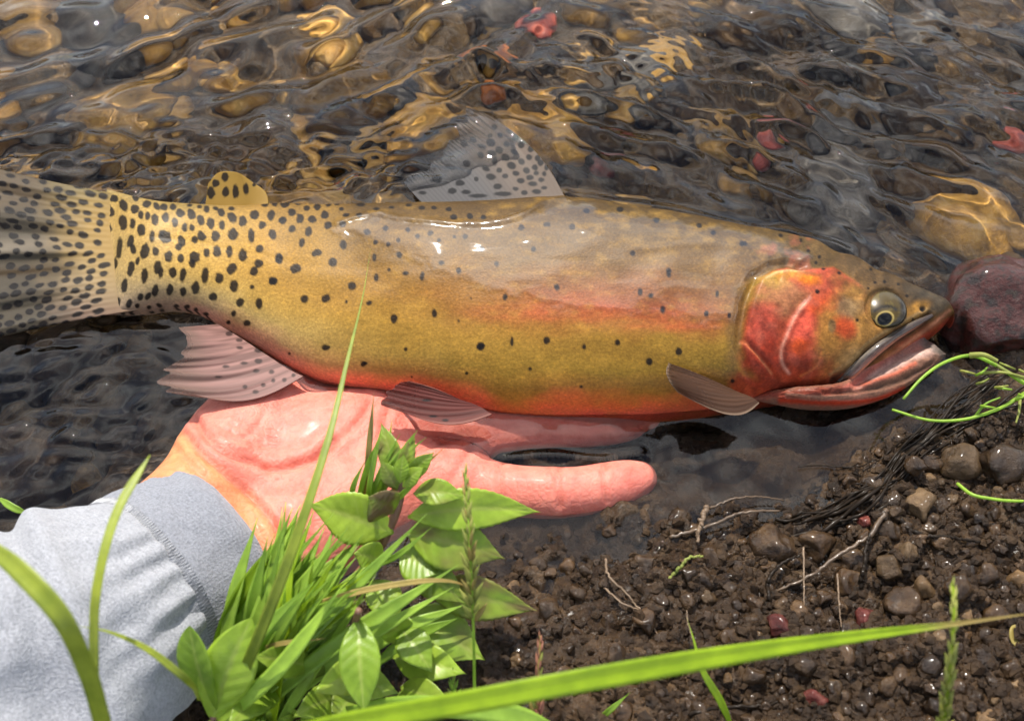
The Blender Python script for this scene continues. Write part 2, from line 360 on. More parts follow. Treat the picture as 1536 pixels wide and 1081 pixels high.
# ------------------------------------------------------------------ fish shape (needed by the water too)
TOP = [(120, 282), (160, 284), (200, 293), (250, 303), (300, 306), (350, 308), (420, 304), (480, 306), (540, 305), (600, 304), (680, 302), (760, 298), (830, 295), (880, 297), (940, 306), (1000, 314), (1060, 325), (1120, 337), (1180, 348), (1220, 358), (1260, 375), (1300, 393), (1340, 411), (1380, 429), (1405, 440), (1418, 448), (1425, 457), (1428, 465)]
BOT = [(120, 474), (160, 473), (216, 467), (255, 461), (293, 467), (330, 486), (370, 509), (410, 534), (450, 559), (500, 577), (560, 586), (620, 594), (680, 605), (740, 620), (800, 626), (900, 627), (1000, 624), (1060, 618), (1100, 611), (1140, 604), (1180, 598), (1220, 592), (1260, 584), (1300, 567), (1340, 541), (1380, 514), (1408, 496), (1420, 486), (1428, 476)]
THK = [(160, .0005), (172, .0018), (188, .0062), (205, .0098), (300, .014), (450, .019), (600, .024), (800, .028), (1000, .029), (1120, .028), (1200, .0265), (1280, .0225), (1340, .0175), (1390, .0130), (1412, .0095), (1422, .006), (1427, .003)]
ZC = [(120, .002), (250, .0015), (400, .0000), (550, -.0005), (700, -.0005), (900, -.0005), (1050, .000), (1200, .001), (1350, .004), (1427, .0055)]
SLOPE = -math.tan(R(6))   # rolled so that the flank faces the photographer
NX, NF, NB = 800, 230, 70
fx = np.linspace(160, 1427, NX)
ftop0, fbot0 = ips(fx, TOP), ips(fx, BOT)
def body_points(tp, bt, ang):
    """tp, bt: pixel rows of back and belly edge; ang: -pi/2 back .. pi/2 belly, front side"""
    T = ips(fx, THK)[:, None]; zc = ips(fx, ZC)[:, None]
    s = np.sin(ang)[None, :]
    mid = (tp+bt)[:, None]/2; half = (bt-tp)[:, None]/2
    py = mid+half*s; px = np.repeat(fx[:, None], len(ang), 1)
    P = att(px, py, np.broadcast_to(zc, px.shape), SLOPE)
    wgt = np.abs(np.cos(ang))[None, :]**.66*T
    return P, wgt
angF = np.linspace(-np.pi/2, np.pi/2, NF)
tp, bt = ftop0.copy(), fbot0.copy()
for it in range(6):
    P, wg = body_points(tp, bt, angF)
    Q = P.copy(); Q[..., 2] += wg
    qx, qy = proj(Q)
    mn = np.array([qy[np.abs(qx-x) < 4].min() if (np.abs(qx-x) < 4).any() else np.nan for x in fx[::8]])
    mxv = np.array([qy[np.abs(qx-x) < 4].max() if (np.abs(qx-x) < 4).any() else np.nan for x in fx[::8]])
    ok = ~np.isnan(mn)
    et = np.interp(fx, fx[::8][ok], (mn-ftop0[::8])[ok]); eb = np.interp(fx, fx[::8][ok], (mxv-fbot0[::8])[ok])
    k = np.ones(9)/9
    et = np.convolve(np.pad(et, 4, 'edge'), k, 'valid'); eb = np.convolve(np.pad(eb, 4, 'edge'), k, 'valid')
    tp -= .8*et; bt -= .8*eb
P, wg = body_points(tp, bt, angF); FRONT = P.copy(); FRONT[..., 2] += wg
bx, by = proj(FRONT)     # photo position of each front vertex: the skin pattern is looked up there

# head relief ------------------------------------------------------
OPERC = [(1203, 405), (1180, 401), (1158, 405), (1136, 418), (1123, 452), (1115, 490), (1112, 520), (1121, 551), (1141, 577), (1177, 592), (1260, 590), (1300, 560), (1330, 520), (1300, 430), (1250, 400)]
PREOP = [(1213, 452), (1203, 463), (1191, 480), (1178, 508), (1170, 532), (1173, 550), (1182, 562)]
SUBOP = [(1113, 509), (1122, 521), (1136, 535), (1156, 560), (1164, 572)]
INTER = [(1230, 530), (1227, 545), (1216, 557), (1200, 566)]
MAXT = [(1392, 470), (1366, 484), (1338, 500), (1302, 523), (1280, 546), (1246, 571)]
LIP = [(1424, 466), (1396, 489), (1358, 517), (1326, 541), (1294, 566), (1262, 583)]
EYE = (1326, 462)
hd = (bx > 1060)
hx, hy = bx[hd], by[hd]
rel = np.zeros(hx.shape)
so_ = sdist(hx, hy, OPERC)
rel += .0020*smooth(-3, 9, so_)*smooth(1330, 1240, hx) - .0016*np.exp(-((so_+5)/7)**2)*smooth(1215, 1195, hx)
dp = pdist(hx, hy, PREOP); rel += .00035*np.exp(-(dp/4.0)**2)-.0006*np.exp(-((pdist(hx+8, hy, PREOP))/6)**2)
rel -= .0009*np.exp(-(pdist(hx, hy, SUBOP)/3.2)**2); rel += .0005*np.exp(-(pdist(hx-7, hy+4, SUBOP)/5)**2)
rel -= .0005*np.exp(-(pdist(hx, hy, INTER)/3)**2)
de = np.hypot(hx-EYE[0], (hy-EYE[1])*1.02)
rel += .0003*np.exp(-((de-35)/6)**2) - .0010*smooth(32, 27, de)
rel -= .0014*np.exp(-(pdist(hx, hy, MAXT)/4)**2)
rel -= .0010*np.exp(-(np.hypot(hx-1384, hy-462)/5)**2)      # nostril
for q in range(26):                                        # rumpled skin of the cheek and gill cover
    cx, cyy = rng.uniform(1120, 1340), rng.uniform(390, 590); a = rng.uniform(0, 3.14); l = rng.uniform(8, 22)
    u = (hx-cx)*math.cos(a)+(hy-cyy)*math.sin(a); v = -(hx-cx)*math.sin(a)+(hy-cyy)*math.cos(a)
    rel += rng.uniform(-.00035, .00035)*np.exp(-(u/l)**2-(v/4)**2)
edge = np.broadcast_to(np.cos(angF)[None, :]**.5, bx.shape)[hd]
R2 = np.zeros(bx.shape); R2[hd] = rel*edge
# soft muscle undulation along the flank
tt = np.broadcast_to(np.sin(angF)[None, :], bx.shape)
R2 += .0005*np.exp(-((tt+.02)/.05)**2)*smooth(1130, 1000, bx)*-.2
R2 += .0007*fbm(bx/90, by/60, 2)*np.cos(angF)[None, :]*smooth(1150, 1050, bx)
VEIL = [(500, 345), (530, 330), (565, 322), (640, 335), (720, 337), (790, 324), (848, 298), (900, 318), (1000, 333), (1100, 348), (1180, 368), (1213, 384), (1192, 398), (1150, 402), (1118, 430), (1098, 482), (1050, 482), (950, 472), (840, 460), (740, 434), (650, 402), (590, 372), (545, 350)]
FILM = smooth(-7, 7, sdist(bx, by, VEIL)+7*fbm(bx/22, by/12, 3))
GLINT = [(505, 335), (530, 327), (565, 321), (600, 328), (650, 333), (720, 335), (775, 327), (815, 306), (846, 297)]
dgl = pdist(bx, by, curve(GLINT, 60))
R2 += .00030*FILM*(1+.25*fbm(bx/60, by/14, 2))+.0009*np.exp(-(dgl/5.0)**2)
R2 += .0006*np.exp(-(pdist(bx, by, curve([(1213, 384), (1192, 397), (1150, 403), (1120, 428)], 30))/4.0)**2)
R2 += .0004*0.5*np.exp(-(pdist(bx, by, curve([(870, 345), (950, 372), (1050, 366), (1120, 372), (1200, 388)], 30))/5.0)**2)
FRONT[..., 2] += R2

# ------------------------------------------------------------------ water
wx = nonuniform(-.31, .31, .00075, 40); wy = nonuniform(-.10, .26, .00075, 40)
WX, WY = np.meshgrid(wx, wy)
core = (np.abs(WX) < .36) & (WY > -.16) & (WY < .33)
wp, wq = proj(np.stack([WX, WY, 0*WX], -1)); wp = np.where(core, wp, 3000); wq = np.where(core, wq, -2000)
def blob(cx, cyy, rx, ry): return np.exp(-((wp-cx)/rx)**2-((wq-cyy)/ry)**2)
def waveset(n, l0, l1, a0, da, seed):
    r = np.random.default_rng(seed); z = 0; dx = WX+.004*fbm(WX*26+seed, WY*26, 2); dy = WY+.004*fbm(WX*26-3*seed, WY*26+7, 2)
    for k in range(n):
        lam = l0*(l1/l0)**r.random(); a = a0+r.normal(0, da); ph = r.random()*6.283
        z = z+lam*np.sin(6.283/lam*(dx*math.cos(a)+dy*math.sin(a))+ph)
    return z/6.283/math.sqrt(n/2)          # unit rms slope
far = np.where(core, 0, .12)
Wz = waveset(12, .005, .016, R(88), .55, 1)*(.62*blob(250, 250, 380, 55)+.34*blob(480, 270, 200, 60)+.26*blob(80, 620, 260, 170))
Wz += waveset(12, .014, .034, R(118), .30, 2)*(.40*blob(620, 80, 330, 120)+.20*blob(150, 100, 420, 160)+far)
Wz += waveset(12, .009, .022, R(68), .35, 3)*(.50*blob(1020, 150, 300, 110)+.34*blob(1300, 180, 330, 200)+.16*blob(1350, 330, 200, 120))
Wz += waveset(10, .020, .05, R(90), .7, 4)*(.15*smooth(420, 250, wq)+.03+.07*blob(120, 620, 300, 180))
Wz += waveset(8, .010, .02, R(60), .6, 5)*(.05*blob(900, 680, 200, 60)+.08*blob(1050, 740, 120, 80))
Wz += waveset(10, .004, .0075, R(72), .3, 6)*(.20*blob(1040, 130, 300, 110)+.14*blob(1330, 120, 260, 120)+.10*blob(620, 150, 250, 90))
calm = 1-.85*np.exp(-(np.maximum(0, sdist(wp, wq, [(480, 296), (850, 290), (1180, 340), (1230, 400), (1090, 500), (600, 440)])+25)/30)**2*4)
calm = np.where(core, 1-.9*smooth(-25, 5, sdist(wp, wq, [(480, 300), (850, 292), (1180, 345), (1230, 400), (1090, 500), (600, 440)])), 1)
Wz *= calm*(1-.6*np.exp(-((wp-745)/85)**2-((wq-235)/60)**2))
def crest(pts, A, wd, z0=0):
    pts = np.array(pts, float); q = at(pts[:, 0], pts[:, 1], np.zeros(len(pts)))[:, :2]; q = curve(q, 40)
    d = np.full(WX.shape, 1.0); d[core] = pdist(WX[core], WY[core], q)
    return A*np.exp(-(d/wd)**2)-.45*A*np.exp(-((d-2.3*wd)/(1.1*wd))**2)+.2*A*np.exp(-((d-4.4*wd)/(1.1*wd))**2)
Wz += crest([(420, 272), (520, 236), (600, 190), (680, 146), (720, 131), (760, 140), (800, 151), (870, 150), (920, 156), (1000, 180), (1080, 206), (1150, 242), (1185, 268)], .0026, .0038)
Wz += crest([(560, 150), (640, 108), (700, 86), (760, 100), (850, 106), (960, 140), (1040, 165), (1110, 188)], .0018, .0034)
Wz += crest([(852, 292), (900, 300), (1000, 312), (1060, 328), (1130, 344), (1210, 352), (1270, 378)], .0011, .0022)
Wz += crest([(846, 288), (822, 236), (784, 190), (738, 152)], .0009, .0030)
Wz += crest([(0, 215), (90, 200), (170, 206), (260, 226), (330, 256)], .0018, .0030)
Wz += crest([(755, 690), (820, 683), (900, 690), (960, 684)], .0007, .0020)
def water_material():
    m = bpy.data.materials.new('stream_water'); m.use_nodes = True; t = m.node_tree; t.nodes.clear()
    g = node(t, 'ShaderNodeBsdfGlass'); g.inputs['IOR'].default_value = 1.333; g.inputs['Roughness'].default_value = 0; g.inputs['Color'].default_value = (.97, .975, .97, 1)
    o = t.nodes.new('ShaderNodeOutputMaterial'); t.links.new(g.outputs[0], o.inputs[0]); return m
M['water'] = water_material()
water = mesh_obj('water', np.stack([WX, WY, Wz], -1).reshape(-1, 3), grid_faces(*WX.shape), M['water'], recv=False)
water.cycles.is_caustics_caster = True
tag(water, kind='structure')

# ================================================================== TROUT
trout = empty('trout', tuple(at(760, 470, -.02).tolist()))
tag(trout, 'spotted golden trout with red gill cover lying on an open hand in shallow water', 'fish')
# skin colours: rows run from back (0) to belly (1), columns along the fish
CX = [120, 250, 400, 550, 750, 950, 1100, 1200]
CT = [0, .11, .28, .5, .64, .78, .88, .945, 1]
TAB = [
 [(150,140,95),(150,130,72),(140,112,55),(112,88,44),(100,78,42),(100,80,44),(105,84,46),(105,88,52)],
 [(178,158,100),(190,160,82),(172,138,64),(142,112,55),(134,106,55),(130,104,54),(128,102,52),(125,102,58)],
 [(186,162,100),(204,170,86),(190,152,70),(165,128,58),(156,122,62),(152,118,60),(150,114,56),(140,108,58)],
 [(186,165,112),(204,172,90),(192,154,72),(176,136,58),(170,116,58),(176,104,62),(160,108,52),(150,105,58)],
 [(186,168,122),(200,172,98),(192,160,80),(178,142,60),(166,130,52),(162,126,50),(150,120,46),(150,100,60)],
 [(182,165,130),(192,172,118),(192,168,98),(182,152,72),(166,134,52),(158,128,46),(146,118,46),(160,80,60)],
 [(175,158,132),(188,168,128),(200,166,110),(196,150,84),(180,132,54),(176,126,48),(156,108,50),(170,75,55)],
 [(160,140,120),(182,160,132),(212,142,112),(222,130,88),(216,112,64),(214,110,58),(186,90,55),(170,65,45)],
 [(150,130,115),(175,150,128),(222,132,112),(230,118,92),(224,104,80),(216,98,74),(180,75,58),(150,60,45)]]
TAB = lin(np.array(TAB))
TAB[:3, 3:] *= .62; TAB[3, 3:] *= .85; TAB[6, 2:] *= 1.15; TAB[7:, 2:] *= 1.45
def table(px, t):
    out = np.zeros(px.shape+(3,))
    ix = np.clip(np.searchsorted(CX, px)-1, 0, len(CX)-2); u = np.clip((px-np.take(CX, ix))/(np.take(CX, ix+1)-np.take(CX, ix)), 0, 1)
    it = np.clip(np.searchsorted(CT, t)-1, 0, len(CT)-2); v = np.clip((t-np.take(CT, it))/(np.take(CT, it+1)-np.take(CT, it)), 0, 1)
    u = u[..., None]; v = v[..., None]
    return (TAB[it, ix]*(1-u)+TAB[it, ix+1]*u)*(1-v)+(TAB[it+1, ix]*(1-u)+TAB[it+1, ix+1]*u)*v
S2 = .2406; S3 = .296; S5 = .2776
SP2 = [(270,280,26,42,20),(183,320,27,40,30),(135,280,18,32,0),(342,305,26,30,30),(417,275,28,24,0),(478,290,20,28,30),(525,297,26,22,-30),(580,297,22,20,0),(92,350,20,20,0),(65,417,20,28,0),(70,517,28,28,0),(170,443,28,42,-20),(175,543,22,30,-20),(268,390,27,47,8),(330,398,18,36,0),(380,343,18,28,10),(422,347,17,28,0),(467,372,23,38,0),(383,438,27,36,0),(247,553,18,65,-4),(318,510,20,42,-15),(332,560,18,34,10),(448,477,16,42,-4),(405,573,27,48,-10),(320,680,22,46,-12),(140,627,24,52,-25),(218,647,20,36,-10),(362,635,13,27,-10),(403,727,20,47,-3),(277,785,20,45,-10),(105,707,20,34,-30),(195,743,15,25,-30),(183,825,22,28,-10),(105,777,20,24,0),(533,360,22,34,0),(592,388,20,30,0),(625,333,30,26,0),(695,337,26,32,20),(650,415,18,28,0),(697,418,18,22,0),(750,370,24,32,15),(528,475,38,38,0),(505,455,15,20,0),(630,500,24,36,20),(612,535,20,24,0),(755,470,26,34,25),(712,490,22,24,0),(472,570,18,30,8),(550,600,25,38,0),(627,612,20,30,8),(485,670,23,42,-10),(505,705,16,34,-10),(715,605,31,38,0),(700,645,20,30,10),(577,703,24,30,0),(642,717,21,42,-8),(780,718,22,52,-5),(470,818,20,38,-10),(560,812,21,35,-6),(643,823,21,26,-10),(722,797,25,38,-8),(812,390,24,36,15),(883,403,20,30,0),(843,467,26,32,0),(953,458,32,37,-15),(1065,467,22,46,0),(790,575,20,30,0),(852,567,24,40,5),(928,563,20,38,0),(1012,587,28,40,0),(943,673,30,38,-30),(868,733,25,35,-8),(958,780,26,38,8),(1115,645,26,28,0),(1085,690,28,28,-30),(827,850,25,27,0),(995,885,26,27,0),(1115,893,22,35,0),(957,955,15,18,0),(925,1010,15,15,0),(1040,1015,22,20,0),(880,325,22,26,10),(948,357,24,34,40),(1015,380,26,30,0),(1085,338,28,30,0),(790,305,18,22,0),(1135,403,23,24,0),(1190,340,24,32,0),(1200,463,24,34,10),(1120,552,25,26,0),(1240,615,24,33,5),(1203,755,25,25,0),(1260,370,20,18,0),(1072,790,14,14,0),(1088,245,28,28,0),(1152,270,24,22,0),(1212,270,20,20,0),(1278,272,30,24,0),(943,300,22,13,0),(845,300,18,12,0),(745,292,16,12,0),(685,283,16,10,0),(230,890,18,34,-15),(303,897,18,28,-25),(378,857,18,24,-25),(425,850,15,25,-35),(357,907,15,15,0),(430,918,14,12,0),(495,908,20,13,-20),(600,910,18,12,0),(668,915,18,16,0),(723,933,14,14,0),(785,962,18,14,0),(170,943,20,16,0),(267,960,16,14,0),(315,945,16,12,0),(345,228,22,26,10),(210,238,26,22,0),(57,732,20,20,0),(27,797,22,22,0),(90,840,22,22,0),(20,680,22,22,0),(28,350,22,18,0),(65,290,20,18,0)]
SP3 = [(128,398,20,28,0),(215,450,27,25,20),(402,415,21,24,0),(98,512,22,22,0),(320,367,27,19,25),(260,605,20,20,0),(368,602,26,20,30),(500,540,22,22,0),(455,322,17,26,0),(472,620,7,9,0),(587,627,17,11,20),(622,493,13,19,0),(713,702,18,23,10),(918,673,14,22,5),(612,392,11,22,5),(740,382,16,16,0),(855,493,13,25,-10),(772,477,15,12,0),(688,455,9,9,0),(367,848,20,15,0),(772,856,10,11,0),(1153,842,18,20,0),(569,927,11,9,0),(183,878,7,7,0),(803,996,6,6,0),(1103,596,5,5,0),(685,328,12,12,0),(735,310,12,13,0),(620,315,14,13,0),(577,263,17,17,0),(670,245,16,17,0),(785,260,13,13,0),(898,275,15,14,0),(833,293,12,12,0),(942,310,11,11,0),(1073,286,14,15,0),(1020,290,9,9,0),(1160,347,13,12,0),(953,425,14,13,0),(1040,460,14,18,0),(278,258,18,24,0),(245,315,16,22,0),(195,245,18,18,0),(237,193,20,26,0),(298,196,22,20,0),(362,175,20,20,0),(378,227,20,20,0),(453,225,18,14,0),(270,142,18,15,0),(325,135,18,17,0),(193,160,20,19,0),(148,203,20,22,0),(228,115,18,10,0),(380,127,14,9,0),(425,122,14,8,0),(447,147,13,10,0),(545,127,22,9,0),(470,180,18,12,0),(537,183,18,12,0),(990,148,15,11,0),(1015,190,18,16,0),(1097,183,16,16,0),(1165,188,14,13,0),(918,142,16,10,0),(855,143,16,10,0),(790,130,16,8,0),(700,140,16,8,0),(625,148,16,9,0)]
SP5 = [(553,240,12,12,0),(637,265,12,11,0),(518,367,12,12,0),(478,131,10,10,0),(436,73,9,11,0),(327,47,12,10,0),(135,93,13,13,0),(537,163,9,9,0),(518,195,10,10,0),(838,302,9,8,0),(888,298,9,9,0),(963,312,8,8,0),(1010,375,9,9,0),(1095,445,11,13,0),(815,230,9,7,-30),(737,512,8,8,0),(1045,497,8,8,0),(800,335,7,7,0),(68,832,12,12,0),(50,480,9,14,0)]
SPM = [(721,519,7,7),(820,510,5,6),(926,515,4,5),(974,541,5,6),(1018,527,5,6),(876,521,3,4),(768,512,2.5,7),(795,553,3,3),(960,440,4,6),(994,464,4,5),(1003,412,4,6),(949,381,4,4),(1003,408,4,5),(976,445,4,4),(858,342,5,5),(782,342,5,5),(820,338,5,4),(880,318,6,4),(930,314,5,4),(985,330,5,4),(1049,338,4,4),(1070,349,4,4),(1113,366,4,4),(720,372,4,4),(745,395,4,4),(800,375,4,4),(835,432,4,5),(688,480,2,2),(758,446,4,5),(872,580,2.5,2),(700,560,2.5,2.5),(545,545,4,4),(1060,470,4,5),(1076,440,3,5)]
SPOTS = [(120+x*S2, 240+y*S2, a*S2*1.02, b*S2*1.02, r) for x, y, a, b, r in SP2]+[(380+x*S3, 270+y*S3, a*S3, b*S3, r) for x, y, a, b, r in SP3]+[(1080+x*S5, 340+y*S5, a*S5, b*S5, r) for x, y, a, b, r in SP5]+[(x, y, a, b, 0) for x, y, a, b in SPM]
DARK = lin((22, 17, 15))
def spots(px, py, C, lst, dark=DARK, soft=.10, wob=.16, strength=.95):
    nzz = fbm(px/5.0, py/5.0, 2)
    for (x, y, a, b, r) in lst:
        m = (np.abs(px-x) < max(a, b)*1.6+2) & (np.abs(py-y) < max(a, b)*1.6+2)
        if not m.any(): continue
        c, s = math.cos(R(r)), math.sin(R(r)); dx = px[m]-x; dy = py[m]-y
        q = np.hypot((dx*c-dy*s)/a, (dx*s+dy*c)/b)+wob*nzz[m]
        sf = soft+1.3/max(2., min(a, b)); k = strength*smooth(1+sf*.6, 1-sf*.6, q)[:, None]
        C[m] = C[m]*(1-k)+dark*k
    return C
tpar = (by-ips(np.clip(bx, 120, 1427), TOP))/np.maximum(ips(np.clip(bx, 120, 1427), BOT)-ips(np.clip(bx, 120, 1427), TOP), 4)
wob = .035*fbm(bx/70, by/45, 3)
C = table(bx+30*fbm(bx/60, by/60, 2), np.clip(tpar+wob, 0, 1))
# rosy lateral stripe, brassy scribbles
rose = np.exp(-((tpar-.53-.03*fbm(bx/60, by/25, 2))/.07)**2)*smooth(640, 820, bx)*smooth(1110, 1040, bx)*(.55+.5*fbm(bx/45, by/14, 3))
rose = np.clip(rose, 0, 1)[..., None]; C = C*(1-.55*rose)+lin((196, 92, 58))*.55*rose
gold = np.clip(fbm(bx/18, by/10, 4)*.8, 0, 1)[..., None]*smooth(480, 560, bx)[..., None]; C = C*(1-.25*gold)+lin((205, 165, 70))*.25*gold
def dab(cx, cyy, rx, ry, rot, col, k=1., soft=.5, nz=.25):
    global C
    m = (bx > 1050); dx = bx[m]-cx; dy = by[m]-cyy; c, s = math.cos(R(rot)), math.sin(R(rot))
    q = np.hypot((dx*c+dy*s)/rx, (-dx*s+dy*c)/ry)+nz*fbm(bx[m]/16, by[m]/16, 3)
    a = (k*smooth(1+soft, 1-soft, q))[:, None]; C[m] = C[m]*(1-a)+lin(col)*a
def stroke(poly, wd, col, k=1., region=1050):
    global C
    m = (bx > region); d = pdist(bx[m], by[m], curve(poly, 24)); a = (k*np.exp(-(d/wd)**2))[:, None]; C[m] = C[m]*(1-a)+lin(col)*a
dab(1290, 415, 130, 60, 25, (100, 80, 46), .9); dab(1270, 500, 70, 85, 10, (166, 124, 62), .9)
dab(1330, 415, 80, 34, 27, (86, 70, 46), .85); dab(1395, 445, 36, 20, 35, (72, 66, 54), .9, .4)
dab(1372, 468, 26, 12, -38, (176, 132, 60), .8)
mop = smooth(-2, 6, sdist(bx, by, OPERC))*smooth(1285, 1205, bx+.25*(by-480)+22*fbm(bx/20, by/20, 3)); mop = mop[..., None]
C = C*(1-mop*.92)+lin((178, 76, 52))*mop*.92
dab(1152, 432, 34, 22, -20, (176, 146, 66), .95); dab(1176, 452, 40, 26, 0, (170, 122, 84), .8); dab(1206, 420, 26, 12, 12, (222, 126, 28), .95, .4); dab(1180, 416, 26, 7, 5, (206, 150, 56), .8)
dab(1140, 500, 22, 40, 12, (170, 72, 56), .9); dab(1150, 540, 30, 26, 20, (176, 62, 36), .9); dab(1205, 506, 24, 50, 14, (226, 98, 76), .95, .35); dab(1200, 524, 20, 15, -5, (206, 84, 36), .9)
dab(1226, 460, 14, 22, 30, (204, 84, 40), .85); dab(1195, 556, 34, 18, -10, (168, 66, 38), .9); dab(1240, 505, 22, 42, 5, (172, 124, 58), .9); dab(1266, 492, 15, 17, 0, (206, 84, 44), .9)
dab(1275, 545, 26, 16, -35, (186, 148, 92), .8); dab(1272, 465, 18, 16, 0, (140, 122, 92), .7); dab(1160, 580, 34, 10, 15, (140, 58, 40), .9); dab(1120, 585, 26, 20, 30, (186, 70, 44), .85)
dab(1105, 480, 12, 70, 8, (118, 96, 62), .55); dab(1250, 572, 30, 9, -28, (176, 84, 60), .85)
dab(1214, 415, 20, 4, 12, (70, 60, 36), .6)
stroke(PREOP, 2.6, (238, 168, 142), .8); stroke([(1113, 509), (1122, 523), (1136, 537), (1156, 562)], 2.2, (222, 130, 84), .8); stroke(INTER, 1.8, (224, 134, 72), .6)
stroke([(x+6, y+2) for x, y in PREOP], 2.5, (140, 58, 40), .5); stroke([(1203, 410), (1170, 411), (1148, 420)], 2.5, (214, 190, 130), .7)
stroke(MAXT, 4, (60, 52, 42), .8); stroke([(x-2, y-7) for x, y in MAXT], 2.5, (176, 150, 104), .6)
stroke([(1392, 478), (1356, 504), (1322, 530), (1290, 558)], 6, (52, 36, 28), .75)
stroke(LIP, 3.2, (206, 142, 110), .9)
dab(1246, 493, 6, 9.5, 0, (108, 92, 60), .85, .3, .05)
dab(1384, 462, 5, 4, 0, (40, 34, 26), .9, .3, 0)
mot = fbm(bx/11, by/11, 4)*smooth(1090, 1130, bx); C = C*np.exp(.34*mot)[..., None]
red_ = np.clip(fbm(bx/17+40, by/17, 3), 0, 1)*smooth(1110, 1140, bx)*smooth(1250, 1215, bx); C = C*(1-.35*red_[..., None])+lin((214, 120, 96))*.35*red_[..., None]
C = spots(bx, by, C, SPOTS)
GAIN = .60                                   # photo tones to reflectance under this sun
TINT = np.array([1.02, .935, .92]); C = C*GAIN*TINT
# back half (mirror pattern)
angB = np.linspace(np.pi/2, 3*np.pi/2, NB+2)[1:-1]
Pb, wb = body_points(tp, bt, angB); BACK = Pb.copy(); BACK[..., 2] -= wb
ib = np.round((np.sin(angB)+1)/2*0).astype(int)
angm = np.pi-angB; jb = np.clip(np.round(np.interp(angm, angF, np.arange(NF))).astype(int), 0, NF-1)
VB = np.concatenate([FRONT, BACK], 1); C = np.concatenate([C, FILM[..., None]], -1); CB = np.concatenate([C, C[:, jb]], 1)
nW = NF+NB
faces = grid_faces(NX, nW, True).tolist(); faces += [list(range(nW))[::-1], list(range((NX-1)*nW, NX*nW))]
body = mesh_obj('body', VB.reshape(-1, 3), faces, M['fish'], trout, colors=CB.reshape(-1, 4))

def fish_z(px, py, lift=0):
    """height of the fish's skin at a photo position"""
    px = np.atleast_1d(np.asarray(px, float)); py = np.atleast_1d(np.asarray(py, float)); out = []
    for a, b in zip(px, py):
        k = np.argmin((bx-a)**2+(by-b)**2); out.append(FRONT.reshape(-1, 3)[k, 2]+lift)
    return np.array(out)

# lower jaw -------------------------------------------------------
def loft(top, bot, x0, x1, thk, zc, n, m, paint, relief, name, parent, bulge=.8):
    xs = np.linspace(x0, x1, n); a = np.linspace(0, 2*np.pi, m, endpoint=False)
    tq, bq = ips(xs, top), ips(xs, bot); py = (tq+bq)[:, None]/2-(bq-tq)[:, None]/2*np.cos(a)[None]; px = np.repeat(xs[:, None], m, 1)
    zz = np.broadcast_to(np.asarray(ips(xs, zc))[:, None], px.shape)
    Pq = att(px, py, zz, 0); Pq[..., 2] += np.sign(np.sin(a))[None]*np.abs(np.sin(a))[None]**bulge*ips(xs, thk)[:, None]
    qx, qy = proj(Pq); Pq[..., 2] += relief(qx, qy)*(np.sin(a) > 0)[None]*np.abs(np.sin(a))[None]; Cc = paint(qx, qy, (1-np.cos(a))[None]/2+0*px)
    f = grid_faces(n, m, True).tolist(); f += [list(range(m))[::-1], list(range((n-1)*m, n*m))]
    return mesh_obj(name, Pq.reshape(-1, 3), f, M['fish'], parent, colors=np.concatenate([Cc, 0*Cc[..., :1]], -1).reshape(-1, 4))
JT = [(1130, 592), (1180, 586), (1230, 584), (1262, 576), (1300, 545), (1335, 517), (1360, 503), (1380, 505), (1396, 515), (1408, 525), (1417, 532)]
JB = [(1130, 600), (1180, 605), (1230, 609), (1275, 609), (1310, 602), (1350, 586), (1385, 562), (1405, 546), (1413, 539), (1417, 535)]
def jaw_paint(px, py, t):
    c = np.zeros(px.shape+(3,))+lin((150, 108, 88)); n_ = fbm(px/9, py/6, 3)
    def line(poly, wd, col, k=1.0):
        nonlocal c; d = pdist(px, py, curve(poly, 30))*(1+.25*n_); mk = (k*np.exp(-(d/wd)**2))[..., None]; c = c*(1-mk)+lin(col)*mk
    line([(1130, 592), (1200, 590), (1262, 584)], 8, (146, 60, 42), .9)
    line([(1290, 575), (1320, 552), (1350, 532), (1395, 512)], 12, (188, 118, 102), .9)
    line([(1312, 562), (1340, 547), (1370, 532), (1400, 522)], 8, (232, 198, 184), .9); line([(1345, 518), (1375, 502), (1398, 506)], 9, (84, 76, 70), .9); line([(1392, 515), (1410, 527)], 6, (120, 112, 104), .8)
    line([(1270, 580), (1310, 550), (1350, 520), (1385, 500)], 4.5, (196, 106, 90), .9)
    line([(1300, 574), (1340, 562), (1372, 545)], 3.5, (216, 112, 84), .85)
    line([(1250, 588), (1300, 583), (1350, 571), (1396, 546)], 4.5, (72, 52, 40), .7)
    line([(1180, 591), (1240, 595), (1300, 593), (1345, 583)], 2.2, (206, 150, 124), .7)
    line([(1172, 600), (1230, 604), (1280, 603), (1320, 597), (1356, 583)], 4.6, (204, 64, 36), .95)
    line([(1396, 500), (1410, 515), (1416, 532)], 8, (96, 90, 84), .8)
    return c*GAIN
def jaw_relief(px, py):
    r_ = lambda pl, wd: np.exp(-(pdist(px, py, curve(pl, 30))/wd)**2)
    z = -.0030*r_([(1285, 574), (1320, 551), (1350, 531), (1392, 511)], 9)
    z -= .0016*r_([(1240, 588), (1300, 583), (1350, 571), (1400, 544)], 4.5)
    z += .0008*r_([(1300, 574), (1340, 562), (1372, 545)], 4)
    z -= .0008*r_([(1180, 595), (1240, 598), (1300, 596), (1345, 587)], 2.5)
    return z+.00035*fbm(px/12, py/4, 3)
jaw = loft(JT, JB, 1130, 1417, [(1130, .0005), (1165, .004), (1200, .0065), (1280, .0062), (1350, .0050), (1400, .0035), (1417, .001)], [(1130, .003), (1180, .006), (1250, .0065), (1350, .0055), (1417, .006)], 240, 90, jaw_paint, jaw_relief, 'lower_jaw', trout)
